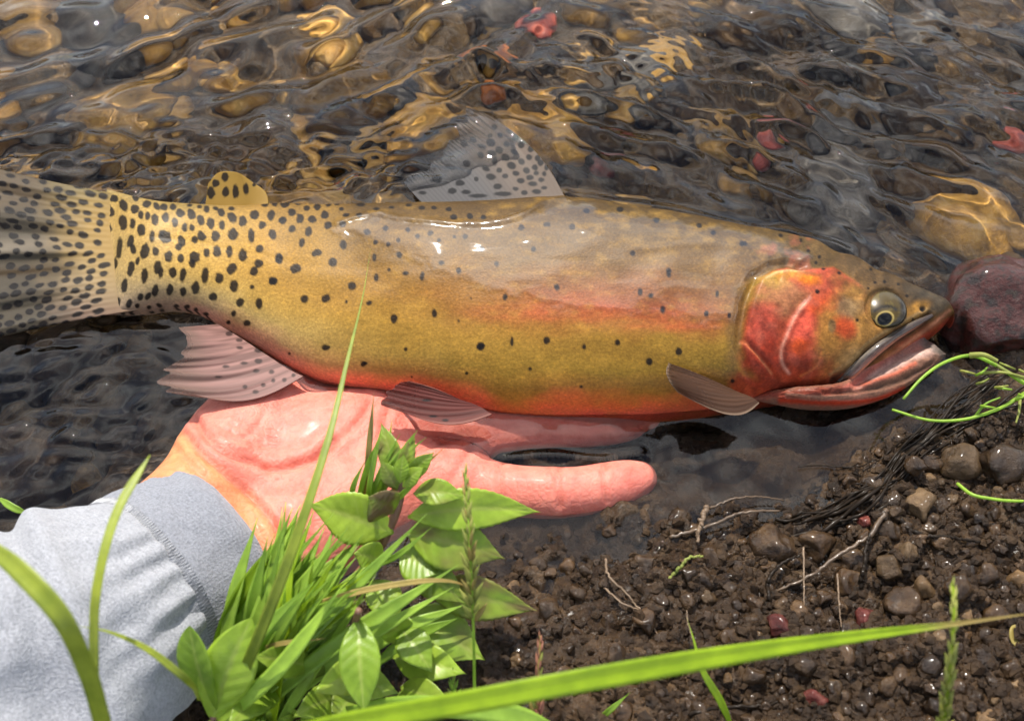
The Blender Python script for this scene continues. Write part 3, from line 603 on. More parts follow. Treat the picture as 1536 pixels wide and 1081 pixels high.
# upper jaw bone
mc = curve([(1398, 473), (1370, 488), (1340, 506), (1306, 532), (1280, 556), (1256, 577)], 60)
mz = fish_z(mc[:, 0], mc[:, 1]); mz = np.convolve(np.pad(mz, 6, 'edge'), np.ones(13)/13, 'valid')+.0004
mp3 = at(mc[:, 0], mc[:, 1], mz); mr = ip(np.linspace(0, 1, 60), [(0, .0008), (.15, .0014), (.5, .0019), (.85, .0023), (.97, .0016), (1, .0006)])
mv, mf = tube(mp3, mr, 14)
mvx, mvy = proj(mv); mcol = np.zeros((len(mv), 3))+lin((66, 50, 40)); k = smooth(2.5, 7.5, pdist(mvx, mvy, mc))*(mvy < np.interp(mvx, mc[::-1, 0], mc[::-1, 1])); mcol = mcol*(1-k[:, None])+lin((150, 140, 128))*k[:, None]  # silver upper edge: a wet highlight painted into the bone colour
k = smooth(3, 6.5, pdist(mvx, mvy, mc))*(mvy > np.interp(mvx, mc[::-1, 0], mc[::-1, 1])); mcol = mcol*(1-k[:, None])+lin((210, 130, 104))*k[:, None]
mesh_obj('upper_jaw_bone', mv, mf, M['fish'], trout, colors=np.c_[mcol*GAIN, np.zeros(len(mcol))+.8])

# eye --------------------------------------------------------------
def eye_material():
    m, t, b = new_mat('wet_eye'); a = attr(t)
    t.links.new(a.outputs['Color'], b.inputs['Base Color']); b.inputs['Roughness'].default_value = .25
    b.inputs['Specular IOR Level'].default_value = .2; b.inputs['Coat Weight'].default_value = .25; b.inputs['Coat Roughness'].default_value = .03; return m
M['eye'] = eye_material()
er = .0080; ez = float(fish_z([EYE[0]], [EYE[1]])[0]); ec = at(EYE[0]+1, EYE[1]+1, ez-.0010)
def ball(c, r, nu=180, nv=110, squash=(1, 1, 1)):
    u = np.linspace(0, 2*np.pi, nu, endpoint=False); v = np.linspace(.02, np.pi-.02, nv)
    d = np.stack([np.sin(v)[:, None]*np.cos(u), np.sin(v)[:, None]*np.sin(u), np.cos(v)[:, None]+0*u], -1)
    f = grid_faces(nv, nu, True).tolist(); f += [list(range(nu))[::-1], list(range((nv-1)*nu, nv*nu))]
    return (c+d*r*np.array(squash)).reshape(-1, 3), f, d.reshape(-1, 3)
ev, ef, ed = ball(ec, er, squash=(1, 1, .42))
ex, ey = proj(ev)
ecol = np.zeros((len(ev), 3))+lin((112, 92, 46))
nn = fbm(ex/7, ey/7, 3)
def el(mask, col):
    global ecol; mk = np.clip(mask, 0, 1)[:, None]; ecol = ecol*(1-mk)+lin(col)*mk
el(smooth(450, 434, ey+5*nn)*.6, (134, 118, 80)); el(smooth(.15, .6, nn)*.6, (158, 134, 62)); el(smooth(22, 28, np.hypot(ex-EYE[0], ey-EYE[1]))*.85, (58, 50, 40))  # paler top of the eye is a highlight put into its colour
el(np.exp(-(pdist(ex, ey, [(1312, 466), (1322, 460), (1336, 459), (1344, 464)])/3)**2)*.85, (34, 30, 24)); el(np.exp(-((ex-1306)**2+(ey-482)**2)/20)*.9, (36, 28, 22))
dpu = np.hypot((ex-1327)*math.cos(.35)-(ey-478)*math.sin(.35), ((ex-1327)*math.sin(.35)+(ey-478)*math.cos(.35))*1.25)
el(smooth(15, 13, dpu)*.5, (84, 66, 30)); el(np.exp(-((dpu-13.2)/1.6)**2), (214, 186, 110)); el(smooth(11.4, 10.4, dpu), (8, 6, 5))
def eye_piece(mask, name, k):
    keep = [f for f in ef if all(mask[i] for i in f)]; used = sorted({i for f in keep for i in f}); idx = {q: j for j, q in enumerate(used)}
    mesh_obj(name, (ec+(ev[used]-ec)*k), [[idx[i] for i in f] for f in keep], M['eye'], eye, colors=ecol[used]*.40)
eye = mesh_obj('eye', ev, ef, M['eye'], trout, colors=ecol*.32)

top_ = ev[:, 2] > ec[2]; eye_piece((dpu < 15.2) & top_, 'iris', 1.006); eye_piece((dpu < 11.2) & top_, 'pupil', 1.012)
# fins -------------------------------------------------------------
def fin(name, base, tip, zb, zt, nray, paint, bow=(0, 0), bow0=(0, 0), na=90, nb=60, ripple=.0004, thick=.0004, wav=.0, jag=0, groove=0.):
    a = np.linspace(0, 1, na); b = np.linspace(0, 1, nb)
    B = curve(base, na); Tp = curve(tip, na)
    A_, B_ = np.meshgrid(a, b, indexing='ij')
    if jag:
        jj = 1+jag*vnoise(a*nray*1.0, a*0+3.3)
    else: jj = np.ones(na)
    bb = B_*jj[:, None]
    px = B[:, None, 0]*(1-bb)+Tp[:, None, 0]*bb+bow[0]*np.sin(np.pi*B_)*A_**2+bow0[0]*np.sin(np.pi*B_)*(1-A_)**2
    py = B[:, None, 1]*(1-bb)+Tp[:, None, 1]*bb+bow[1]*np.sin(np.pi*B_)*A_**2+bow0[1]*np.sin(np.pi*B_)*(1-A_)**2
    zB = np.interp(a, np.linspace(0, 1, len(zb)), zb); zT = np.interp(a, np.linspace(0, 1, len(zt)), zt)
    z = zB[:, None]*(1-B_)+zT[:, None]*B_+ripple*np.sin(A_*nray*2*np.pi)*smooth(0, .3, B_)+wav*np.sin(3*B_+5*A_)-groove*np.exp(-((A_-.47)/.035)**2)*smooth(.15, .5, B_)+.6*groove*np.sin(A_*9*np.pi)*smooth(.15, .6, B_)
    Pf = at(px, py, z); cc = paint(px, py, A_, B_)
    if name in ('anal_fin', 'pelvic_fin', 'pectoral_fin'): cc[..., 3] -= .28*smooth(.45, 1, B_)
    Pl = Pf.copy(); Pl[..., 2] -= thick*(1.3-B_)
    n = na*nb; f1 = grid_faces(na, nb); f2 = (f1+n)[:, ::-1]
    i = np.arange(n).reshape(na, nb); rim = np.r_[i[0, :], i[1:, -1], i[-1, -2::-1], i[-2:0:-1, 0]]; r2 = np.roll(rim, -1)
    f3 = np.stack([rim, rim+n, r2+n, r2], -1)
    col = np.concatenate([cc.reshape(-1, 4)]*2); col[:, :3] *= GAIN*TINT
    return mesh_obj(name, np.concatenate([Pf.reshape(-1, 3), Pl.reshape(-1, 3)]), np.concatenate([f1, f2, f3]), M['fin'], trout, colors=col)
def rgba(px, col, al): 
    c = np.zeros(px.shape+(4,)); c[..., :3] = lin(col); c[..., 3] = al; return c
def poisson(x0, x1, y0, y1, d, n=4000, seed=1):
    r = np.random.default_rng(seed); pts = []
    for _ in range(n):
        p = (r.uniform(x0, x1), r.uniform(y0, y1))
        if all((p[0]-q[0])**2/2.2+(p[1]-q[1])**2 > d*d/1.6 for q in pts): pts.append(p)
    return pts
TS = [(x, y, random.uniform(6, 9.5), random.uniform(3.6, 5.2), -12 if y < 375 else 14) for x, y in poisson(-140, 156, 215, 540, 13.5)]
def tail_paint(px, py, A_, B_):
    c = rgba(px, (100, 94, 78), .88+.1*smooth(60, 150, px)); st = np.abs(np.sin(A_*90*np.pi+2*np.sin(B_*3)))[..., None]
    up = smooth(330, 300, py)[..., None]; c[..., :3] = c[..., :3]*(1-.35*up)+lin((140, 118, 84))*.35*up
    pale = (np.exp(-((py-(372-.13*px))/13)**2)*smooth(150, 90, px))[..., None]; c[..., :3] = c[..., :3]*(1-.5*pale)+lin((180, 170, 146))*.5*pale
    yel = smooth(40, 150, px+10*fbm(px/20, py/20, 2))[..., None]; tb = table(np.maximum(px, 121), np.clip((py-284)/190, 0, 1))*np.array([1.12, 1.06, .95]); c[..., :3] = c[..., :3]*(1-yel)+tb*yel
    dk = (np.exp(-((py-(408-.05*px))/9)**2)*smooth(130, 80, px))[..., None]; c[..., :3] = c[..., :3]*(1-.75*dk)+lin((84, 66, 34))*.75*dk
    c[..., :3] *= .90+.14*st*smooth(.05, .3, B_)[..., None]
    c[..., :3] = spots(px, py, c[..., :3], TS, lin((30, 26, 24)), .15, .15, .95); return c
fin('tail_fin', [(208, 464), (203, 440), (198, 410), (196, 378), (198, 345), (202, 316), (206, 296)], [(-150, 548), (-128, 515), (-90, 460), (-66, 400), (-80, 330), (-110, 270), (-140, 212)],
    [.0058, .0067, .0076, .0086, .0098, .0110, .0122], [-.001, .003, .005, .0065, .008, .007, .002], 22, tail_paint, bow=(0, 8), bow0=(0, -8), na=220, nb=170, ripple=.00007, wav=.0012, groove=.0022)
DSP = [(620+x*.222, 120+y*.222, a, b, r) for x, y, a, b, r in [(650,348,4.5,4,0),(688,390,5,4.5,0),(728,438,4.5,4.5,0),(793,468,4,4.5,0),(840,528,3.5,4,0),(860,560,4,4,0),(783,523,4,4,0),(730,552,5,4,-20),(820,592,4,4,0),(765,612,4.5,4,-20),(680,490,5,3.5,-30),(625,525,6,4.5,-20),(580,480,5,4,-20),(630,438,4,4,0),(585,380,4,3.5,-20),(525,432,6,5,-30),(545,325,4,3.5,-20),(520,385,3,3,0),(530,500,6,4,-10),(550,550,4,6,0),(455,515,4.5,4,-20),(405,412,5,4,-40),(665,578,6,4.5,-20),(692,632,4.5,3.5,-10),(525,655,6.5,4,-5),(580,610,4,3.5,0),(790,660,5,3.5,0),(830,630,3.5,3,0),(805,702,6,3.5,0),(865,675,4,3,0),(885,635,3,3.5,0),(900,590,3,4,0),(725,682,5,3.5,0),(750,762,4,3,0),(832,755,6,3,0),(690,735,4,2.5,0),(570,720,5.5,4,0),(605,770,11,3,0),(440,783,12,2.5,0),(315,697,6,4,0),(262,750,6,4,0),(355,758,6,3,0),(250,597,7,4,-20),(360,570,5,4.5,0),(160,682,6,3.5,0),(425,670,3,3,0),(490,600,5,3,-20),(60,762,5,2.5,0),(885,728,4,2.5,0),(620,650,4,3,0),(465,460,6,3,-20),(345,440,5,4,-40)]]
def dorsal_paint(px, py, A_, B_):
    c = rgba(px, (104, 104, 102), .98); st = np.abs(np.sin(A_*30*np.pi))[..., None]; c[..., :3] *= .84+.22*st
    br = (smooth(.45, .8, A_)*.6)[..., None]; c[..., :3] = c[..., :3]*(1-br)+lin((136, 116, 92))*br
    c[..., 3] = .97-.75*smooth(.72, 1, B_+.12*vnoise(A_*40, B_*0))*(1-st[..., 0]); c[..., :3] = spots(px, py, c[..., :3], [(x_, y_, a_*1.15, b_*1.15, r_) for x_, y_, a_, b_, r_ in DSP], lin((22, 19, 18)), .15, .12, .97); return c
fin('dorsal_fin', [(632, 303), (700, 303), (770, 301), (820, 298), (848, 296)], [(606, 276), (640, 258), (668, 228), (692, 192), (714, 162)],
    [.0055, .0055, .0055, .0055, .0055], [-.0030, -.0035, -.004, -.004, -.0045], 12, dorsal_paint, bow=(14, -10), na=180, nb=120, ripple=.0, jag=.10)
ASP = [(120+x*S2, 240+y*S2, a*S2, b*S2, 0) for x, y, a, b in [(905,108,22,28),(847,145,24,26),(818,207,26,36),(908,200,23,34),(972,197,20,44),(1035,183,19,34),(1085,155,11,11)]]
def adi_paint(px, py, A_, B_):
    c = rgba(px, (192, 158, 72), 1); c[..., :3] = spots(px, py, c[..., :3], ASP, DARK); return c
fin('adipose_fin', [(307, 316), (330, 317), (362, 317), (402, 315)], [(312, 276), (326, 260), (352, 258), (386, 278)], [.002, .002, .002, .002], [.007, .009, .009, .005], 2, adi_paint, bow=(6, -5), na=90, nb=70, ripple=.0001, thick=.0016)
NSP = [(220+x*.25, 470+y*.25, a, b, 0) for x, y, a, b in [(495,122,5,3.5),(558,160,5,3),(670,220,6,4),(560,205,5,2.5),(672,287,6,4),(585,298,5.5,2.5),(475,318,5,2.5),(655,345,5,3),(750,350,4.5,3.5),(825,398,3.5,3.5),(760,402,3,3),(700,430,4,3),(590,440,3.5,3),(655,470,5,3),(880,370,3,3),(430,380,6,2)]]
def anal_paint(px, py, A_, B_):
    c = rgba(px, (176, 138, 128), .98); st = (np.clip(fbm(A_*34+1.2*B_, B_*1.5, 3)*.7+.5, 0, 1))[..., None]
    c[..., :3] = c[..., :3]*(.66+.5*st); g = (smooth(.5, .95, B_))[..., None]; c[..., :3] = c[..., :3]*(1-.5*g)+lin((150, 134, 116))*.5*g
    c[..., 3] = .98-.3*smooth(.85, 1, B_); c[..., :3] = spots(px, py, c[..., :3], NSP, lin((56, 44, 42)), .2, .15, .85); return c
fin('anal_fin', [(327, 486), (360, 506), (400, 532), (440, 557), (455, 564)], [(267, 491), (283, 503), (281, 517), (262, 545), (243, 562), (246, 577), (272, 590)],
    [.006, .006, .006, .006, .006], [.016, .0165, .017, .0175, .0175, .017, .016], 12, anal_paint, bow=(2, 24), na=170, nb=110, ripple=.00010, jag=.10)
def pelv_paint(px, py, A_, B_):
    c = rgba(px, (118, 62, 54), .97); st = (np.clip(fbm(A_*22, B_*1.5, 3)*.7+.5, 0, 1))[..., None]; c[..., :3] = c[..., :3]*(.7+.45*st)
    e = (smooth(.12, 0, A_)+smooth(.9, 1, A_))[..., None]; e = np.clip(e, 0, 1); c[..., :3] = c[..., :3]*(1-.6*e)+lin((200, 140, 124))*.6*e
    c[..., :3] = spots(px, py, c[..., :3], [(650, 624, 6, 2, 0), (668, 630, 5, 2, 0), (640, 600, 8, 2, 0), (580, 604, 7, 3, 0)], lin((40, 28, 26))); return c
fin('pelvic_fin', [(690, 599), (712, 606), (730, 615), (738, 621)], [(613, 571), (594, 580), (574, 598), (573, 605), (586, 611)], [.010, .009, .008, .008], [.016, .015, .014, .013], 8, pelv_paint, bow=(4, 20), bow0=(0, -3), na=110, nb=80, ripple=.00007, jag=.05)
def pect_paint(px, py, A_, B_):
    c = rgba(px, (98, 70, 50), .94); st = (np.clip(fbm(A_*20, B_*1.2, 3)*.7+.5, 0, 1))[..., None]; c[..., :3] = c[..., :3]*(.74+.4*st)
    e = np.clip(smooth(.93, 1, A_)+smooth(.95, 1, B_), 0, 1)[..., None]; c[..., :3] = c[..., :3]*(1-.6*e)+lin((190, 168, 140))*.6*e; return c
fin('pectoral_fin', [(1108, 588), (1120, 592), (1132, 598), (1139, 604)], [(1003, 544), (999, 556), (1003, 570), (1016, 588)], [.016, .016, .016, .0155], [.0245, .024, .022, .019], 9, pect_paint, bow=(18, 26), bow0=(-4, -4), na=110, nb=90, ripple=.00006)

# ================================================================== HAND, FOREARM, SLEEVE
person = empty('person', tuple(at(300, 820, 0).tolist()))
tag(person, 'open hand held palm up under the fish, wrist in a grey sweatshirt sleeve', 'person')
# chains of (px, py, z, radius): the left hand, palm up, fingers to the right
CH = {
 'forearm': [(120, 955, .022, .021), (215, 893, .014, .0235), (300, 838, .003, .0230)],
 'wrist_a': [(215, 820, .020, .015), (292, 762, .006, .0165), (345, 705, -.006, .0185)],
 'wrist_b': [(260, 930, .010, .016), (345, 880, .000, .0185), (420, 840, -.006, .021)],
 'thenar': [(338, 700, -.008, .0190), (385, 652, -.013, .0195), (440, 622, -.021, .0185), (500, 592, -.035, .0170)],
 'hypothenar': [(390, 845, -.006, .0215), (480, 790, -.010, .0215), (580, 745, -.012, .0185), (680, 724, -.010, .0135)],
 'palm': [(360, 775, -.009, .021), (460, 725, -.014, .0205), (560, 690, -.017, .0190), (680, 668, -.022, .015)],
 'palm_b': [(430, 680, -.013, .0195), (540, 656, -.016, .0185), (670, 625, -.030, .0145)],
 'pinky': [(650, 735, -.014, .0110), (735, 736, -.0065, .0080), (790, 739, -.0035, .0068), (812, 740, -.003, .0070), (868, 738, -.002, .0063), (890, 735, -.0025, .0065), (930, 726, -.0035, .0060), (960, 718, -.0045, .0056)],
 'ring': [(670, 655, -.016, .0120), (760, 645, -.0125, .0090), (850, 640, -.0125, .0082), (930, 634, -.014, .0072), (968, 630, -.0155, .0058)],
 'middle': [(670, 590, -.036, .0135), (780, 580, -.052, .011), (900, 575, -.060, .0105), (1000, 570, -.063, .0085)],
 'index': [(640, 520, -.046, .0135), (760, 490, -.060, .011), (870, 480, -.066, .0105), (950, 475, -.068, .0085)],
 'thumb': [(450, 590, -.040, .016), (500, 500, -.056, .0125), (530, 420, -.055, .0115), (560, 370, -.055, .009)],
}
segs = []
for k, ch in CH.items():
    pts = np.array([np.r_[at(a, b, c), r] for a, b, c, r in ch])
    n = max(2, 3*(len(pts)-1)+1); cvs = curve(pts, n)
    for a, b in zip(cvs[:-1], cvs[1:]): segs.append((a, b))
def hand_sdf(P, k=.0019):
    """smooth union of tapered capsules: distance and gradient"""
    acc = np.zeros(len(P)); G = np.zeros_like(P)
    for a, b in segs:
        ab = b[:3]-a[:3]; t = np.clip(((P-a[:3])@ab)/(ab@ab), 0, 1)
        v = P-a[:3]-t[:, None]*ab; l = np.sqrt((v*v).sum(1))
        e = np.exp(-np.clip(l-(a[3]+(b[3]-a[3])*t), -.02, .2)/k); acc += e; G += v*(e/np.maximum(l, 1e-7))[:, None]
    return -k*np.log(acc), G/acc[:, None]
bm = bmesh.new()
for a, b in segs:
    for t in np.linspace(0, 1, 5):
        c = a+(b-a)*t; bmesh.ops.create_icosphere(bm, subdivisions=2, radius=c[3], matrix=Matrix.Translation(c[:3].tolist()))
tm = bpy.data.meshes.new('tmp'); bm.to_mesh(tm); bm.free()
to = bpy.data.objects.new('tmp', tm); COL.objects.link(to)
md = to.modifiers.new('r', 'REMESH'); md.mode = 'VOXEL'; md.voxel_size = .00105
dg = bpy.context.evaluated_depsgraph_get(); me = bpy.data.meshes.new_from_object(to.evaluated_get(dg))
bpy.data.objects.remove(to); bpy.data.meshes.remove(tm)
nv = len(me.vertices); HV = np.zeros(nv*3); me.vertices.foreach_get('co', HV); HV = HV.reshape(-1, 3)
for it in range(3):
    d_, g = hand_sdf(HV); HV = HV-np.clip(d_/np.maximum((g*g).sum(1), .2), -.006, .006)[:, None]*g
d_, g = hand_sdf(HV); HN = g/np.maximum(np.linalg.norm(g, axis=1), 1e-6)[:, None]
hx_, hy_ = proj(HV); facing = smooth(-.1, .4, (HN*((CAM-HV)/np.linalg.norm(CAM-HV, axis=1)[:, None])).sum(1))
CREASE = [([(292, 628), (302, 644), (320, 666), (350, 683), (380, 693), (405, 703), (445, 697), (475, 684), (500, 660)], 7, .0016),
 ([(280, 652), (290, 665), (310, 686), (340, 711), (372, 740), (400, 770), (418, 800), (426, 840)], 6, .0014),
 ([(258, 664), (272, 680), (292, 703), (320, 737), (350, 790), (368, 830)], 5, .0008), ([(400, 610), (385, 640), (360, 660)], 5, .0003),
 ([(470, 690), (500, 668), (530, 640), (560, 600)], 6, .0007), ([(545, 760), (560, 700), (575, 640), (590, 600)], 6, .0006),
 ([(600, 690), (650, 668), (700, 655)], 6, .0007), ([(640, 770), (690, 700), (720, 640)], 7, .0005),
 ([(754, 694), (748, 720), (752, 760)], 5, .0006), ([(838, 698), (834, 725), (838, 760)], 4, .0007), ([(843, 698), (840, 725), (844, 760)], 4, .0004), ([(908, 696), (906, 720), (910, 752)], 4, .0006),
 ([(430, 720), (455, 740), (470, 760), (474, 790)], 7, .0005), ([(395, 700), (420, 728), (446, 742), (470, 744)], 4, .0005)]
CREASE += [([(330+i*16, 640-i*5+j*11), (350+i*16, 652-i*5+j*11), (380+i*16, 656-i*4+j*11)], 3, .00028) for i in range(3) for j in range(3)]
disp = np.zeros(nv)
for pl, wd, dep in CREASE:
    d = pdist(hx_, hy_, curve(pl, 30)); disp -= 1.15*dep*np.exp(-(d/(.75*wd))**2); disp += .4*dep*np.exp(-((d-2.2*wd)/(1.2*wd))**2)
HV = HV+HN*(disp*facing)[:, None]
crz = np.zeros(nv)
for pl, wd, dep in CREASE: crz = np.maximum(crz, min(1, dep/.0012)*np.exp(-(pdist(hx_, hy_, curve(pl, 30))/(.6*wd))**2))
HC = np.zeros((nv, 3))+np.array([.58, .178, .126])
k = smooth(-14, 14, (hx_-np.interp(hy_, [600, 652, 665, 686, 711, 740, 770, 800, 840, 1000], [262, 280, 290, 310, 340, 372, 400, 418, 426, 440]))+5*fbm(hx_/20, hy_/20, 2))[:, None]
HC = np.array([.50, .21, .085])*(1-k)+HC*k
bl = np.clip(.5+.6*fbm(hx_/60, hy_/60, 3), 0, 1)[:, None]; HC = HC*(1-.18*bl)+np.array([.60, .23, .165])*.18*bl
for cx, cyy, r, q in [(700, 690, 50, .4), (950, 715, 36, .45), (620, 650, 45, .5), (420, 640, 60, .15), (860, 735, 40, .2)]:
    m_ = (q*np.exp(-((hx_-cx)**2+(hy_-cyy)**2)/r**2))[:, None]; HC = HC*(1-m_)+np.array([.56, .17, .13])*m_
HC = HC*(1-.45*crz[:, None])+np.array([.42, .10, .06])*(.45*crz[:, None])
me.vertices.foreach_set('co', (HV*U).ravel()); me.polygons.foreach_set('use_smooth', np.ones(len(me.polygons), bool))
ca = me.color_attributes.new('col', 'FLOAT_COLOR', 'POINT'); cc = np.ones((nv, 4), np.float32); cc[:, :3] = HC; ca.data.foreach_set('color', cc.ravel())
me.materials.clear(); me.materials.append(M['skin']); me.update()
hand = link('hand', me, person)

# sleeve: rings along the forearm; the cuff is a part, the stitched seam another
ax = curve([np.r_[at(332, 826, .004)], np.r_[at(280, 856, .010)], np.r_[at(190, 908, .020)], np.r_[at(60, 985, .030)], np.r_[at(-120, 1050, .040)], np.r_[at(-400, 1180, .055)]], 260)
sl_ = np.r_[0, np.cumsum(np.linalg.norm(np.diff(ax, axis=0), axis=1))]
tg = np.gradient(ax, axis=0); tg /= np.linalg.norm(tg, axis=1)[:, None]
tg0 = tg[:90].mean(0); blend = smooth(0, .06, sl_)[:, None]; tgr = tg0*(1-blend)+tg*blend; tgr /= np.linalg.norm(tgr, axis=1)[:, None]
sd_ = np.cross(tgr, [0, 0, 1.0]); sd_ /= np.linalg.norm(sd_, axis=1)[:, None]; up_ = np.cross(sd_, tgr)
def ring_surface(i0, i1, rad, na, disp, name, mat, parent, thick=.0016):
    s = np.linspace(i0, i1, max(8, int((i1-i0)/.0006))); a = np.linspace(0, 2*np.pi, na, endpoint=False)
    f = lambda arr: np.stack([np.interp(s, sl_, arr[:, q]) for q in range(3)], -1)
    C0, D, U = f(ax), f(sd_), f(up_); S_, A_ = np.meshgrid(s, a, indexing='ij')
    Rr = rad(S_)+disp(S_, A_)
    Pn = lambda r: C0[:, None]+r[..., None]*(np.cos(A_)[..., None]*D[:, None]*1.04+np.sin(A_)[..., None]*U[:, None]*.94)
    n = len(s); Vv = np.concatenate([Pn(Rr).reshape(-1, 3), Pn(Rr-thick).reshape(-1, 3)])
    f1 = grid_faces(n, na, True); f2 = (f1+n*na)[:, ::-1]; r0 = np.arange(na); r1 = np.roll(r0, -1); o_ = n*na
    f3 = np.stack([r0, r0+o_, r1+o_, r1], -1); e = (n-1)*na; f4 = np.stack([r1+e, r1+e+o_, r0+e+o_, r0+e], -1)
    uv = np.stack([S_, A_*.03, 0*S_], -1).reshape(-1, 3)
    return mesh_obj(name, Vv, np.concatenate([f1, f2, f3, f4]), mat, parent, colors=np.concatenate([uv, uv]))
CUFF0, CUFF1 = .0, .031
cuff_rad = lambda s: ips(s, [(0, .0295), (.004, .0308), (.015, .0318), (.028, .0322), (.034, .0312)])
def cuff_disp(s, a):
    rib = .00007*np.sin(a*150)*(1+.5*fbm(a*9, s*300, 2))
    edge = -.0012*np.exp(-(s/.0018)**2)
    return rib*smooth(.0, .004, s)+edge+.0012*np.sin(2*a+.6+s*40)+.0006*fbm(a*3, s*150, 2)
slv_rad = lambda s: ips(np.minimum(s, .35), [(.028, .0322), (.033, .0338), (.045, .0370), (.07, .0390), (.12, .042), (.2, .047), (.35, .055)])
def slv_disp(s, a):
    # gathers near the seam, long folds up the arm
    u = s-.031
    g = .0008*np.sin(a*17+3*np.sin(a*3)+2*fbm(a*2, s*30, 2))*np.exp(-(u/.02)**2)
    fold = .0030*np.exp(-((u-.018-.010*np.sin(a*1.0-.9))/.0042)**2)-.0022*np.exp(-((u-.026-.010*np.sin(a-.9))/.004)**2)
    fold2 = .0030*np.exp(-((u-.055-.02*np.sin(a*1.3+.4))/.008)**2)*smooth(-.6, .6, np.sin(a*1.0+.2))
    lng = .0026*np.sin(a*5+40*s+2.0*fbm(a*1.2, s*14, 2))*smooth(.01, .05, u)
    return g+fold+fold2+lng+.0014*fbm(a*2.3, s*60, 3)
sleeve = ring_surface(CUFF1-.002, sl_[-1]-.002, slv_rad, 420, slv_disp, 'sweatshirt_sleeve', M['sleeve'], person, .0022)
sleeve['label'] = 'heather grey sweatshirt sleeve'
ring_surface(CUFF0, CUFF1+.003, cuff_rad, 420, cuff_disp, 'cuff', M['cuff'], sleeve)
# overlock stitching: a zigzag of thread round the seam
a = np.linspace(0, 2*np.pi, 420); ss = CUFF1-.0035+.0016*np.where(np.arange(420) % 2, 1, -1)
C0 = np.stack([np.interp(ss, sl_, ax[:, q]) for q in range(3)], -1); D = np.stack([np.interp(ss, sl_, sd_[:, q]) for q in range(3)], -1); Uq = np.stack([np.interp(ss, sl_, up_[:, q]) for q in range(3)], -1)
rr = cuff_rad(ss)+cuff_disp(ss, a)+.0001
tv, tf = tube(C0+rr[:, None]*(np.cos(a)[:, None]*D*1.04+np.sin(a)[:, None]*Uq*.94), .00030, 5)
mesh_obj('seam_stitching', tv, tf, M['thread'], sleeve)

# ================================================================== STONES
def stone_mesh(seed, sub=3, rough=.22, flat=.72, facets=0):
    bm = bmesh.new(); bmesh.ops.create_icosphere(bm, subdivisions=sub, radius=1.0)
    r = random.Random(seed); off = Vector((r.uniform(0, 50), r.uniform(0, 50), r.uniform(0, 50)))
    planes = [(Vector((r.gauss(0, 1), r.gauss(0, 1), r.gauss(0, 1))).normalized(), r.uniform(.55, .85)) for _ in range(facets)]
    sx, sy = r.uniform(.75, 1.25), r.uniform(.75, 1.1)
    for v in bm.verts:
        p = v.co.copy()
        for n, d in planes:
            q = p.dot(n)
            if q > d: p -= n*(q-d)*.85
        k = 1+rough*mnoise.noise(p*1.3+off)+rough*.4*mnoise.noise(p*3.1+off)
        v.co = Vector((p.x*k*sx, p.y*k*sy, p.z*k*flat))
    me = bpy.data.meshes.new('stone'); bm.to_mesh(me); bm.free()
    me.polygons.foreach_set('use_smooth', np.ones(len(me.polygons), bool)); return me
ROUND = [stone_mesh(i, 3) for i in range(10)]; ANG = [stone_mesh(100+i, 3, .38, .8, 8) for i in range(12)]
def with_mat(lst, mat):
    out = []
    for me in lst:
        c = me.copy(); c.materials.append(M[mat]); out.append(c)
    return out
SM = {k: with_mat(ROUND, k) for k in ('golden', 'brown', 'dark', 'grey', 'red', 'orange')}
AM = {k: with_mat(ANG, k) for k in ('pebble', 'tanpebble', 'redpebble', 'redrock')}
def put(name, me, loc, r, rot=None, label=None, cat='stone', group=None):
    o = link(name, me); o.location = [q*U for q in loc]; o.scale = (r*U, r*U, r*U)
    o.rotation_euler = rot or (random.uniform(-.5, .5), random.uniform(-.5, .5), random.uniform(0, 6.28))
    tag(o, label, cat, group); return o
tz = lambda x, y: float(terrain_z(np.array([x]), np.array([y]))[0])
LBL = {'golden': ('golden brown rounded stone on the stream bed under rippling water', 'golden stones on the stream bed'),
       'brown': ('dark brown rounded stone on the stream bed under rippling water', 'brown stones on the stream bed'),
       'dark': ('brown stone below the tail, fish and hand shade put into its colour', 'shade-toned stones below the tail'),
       'grey': ('grey rounded stone on the stream bed under rippling water', 'grey stones on the stream bed')}
placed = []
def bed_stone(kind, px, py, r, name='streambed_stone', label=None, lift=.3, group=None, bury=None):
    p = at(px, py, -.055); z = tz(p[0], p[1])
    p = at(px, py, z+r*lift); 
    l, g_ = LBL.get(kind, (label, group))
    if kind in LBL:
        size = 'small' if r < .0105 else 'middling' if r < .017 else 'large'
        col_ = ['left', 'left of centre', 'right of centre', 'right'][min(3, max(0, int(px//384)))]
        row_ = 'at the top edge' if py < 90 else 'in the far ripples' if py < 200 else 'close behind the fish' if py < 470 else 'below the tail'
        l = '%s %s stone under water %s, %s' % (size, {'golden': 'golden brown', 'brown': 'dark brown', 'grey': 'grey', 'dark': 'shade-toned brown'}[kind], row_, col_)
    o = put(name, random.choice(SM[kind]), (p[0], p[1], tz(p[0], p[1])+r*lift), r, None, label or l, 'stone', group if label else g_)
    placed.append((p[0], p[1], r)); return o
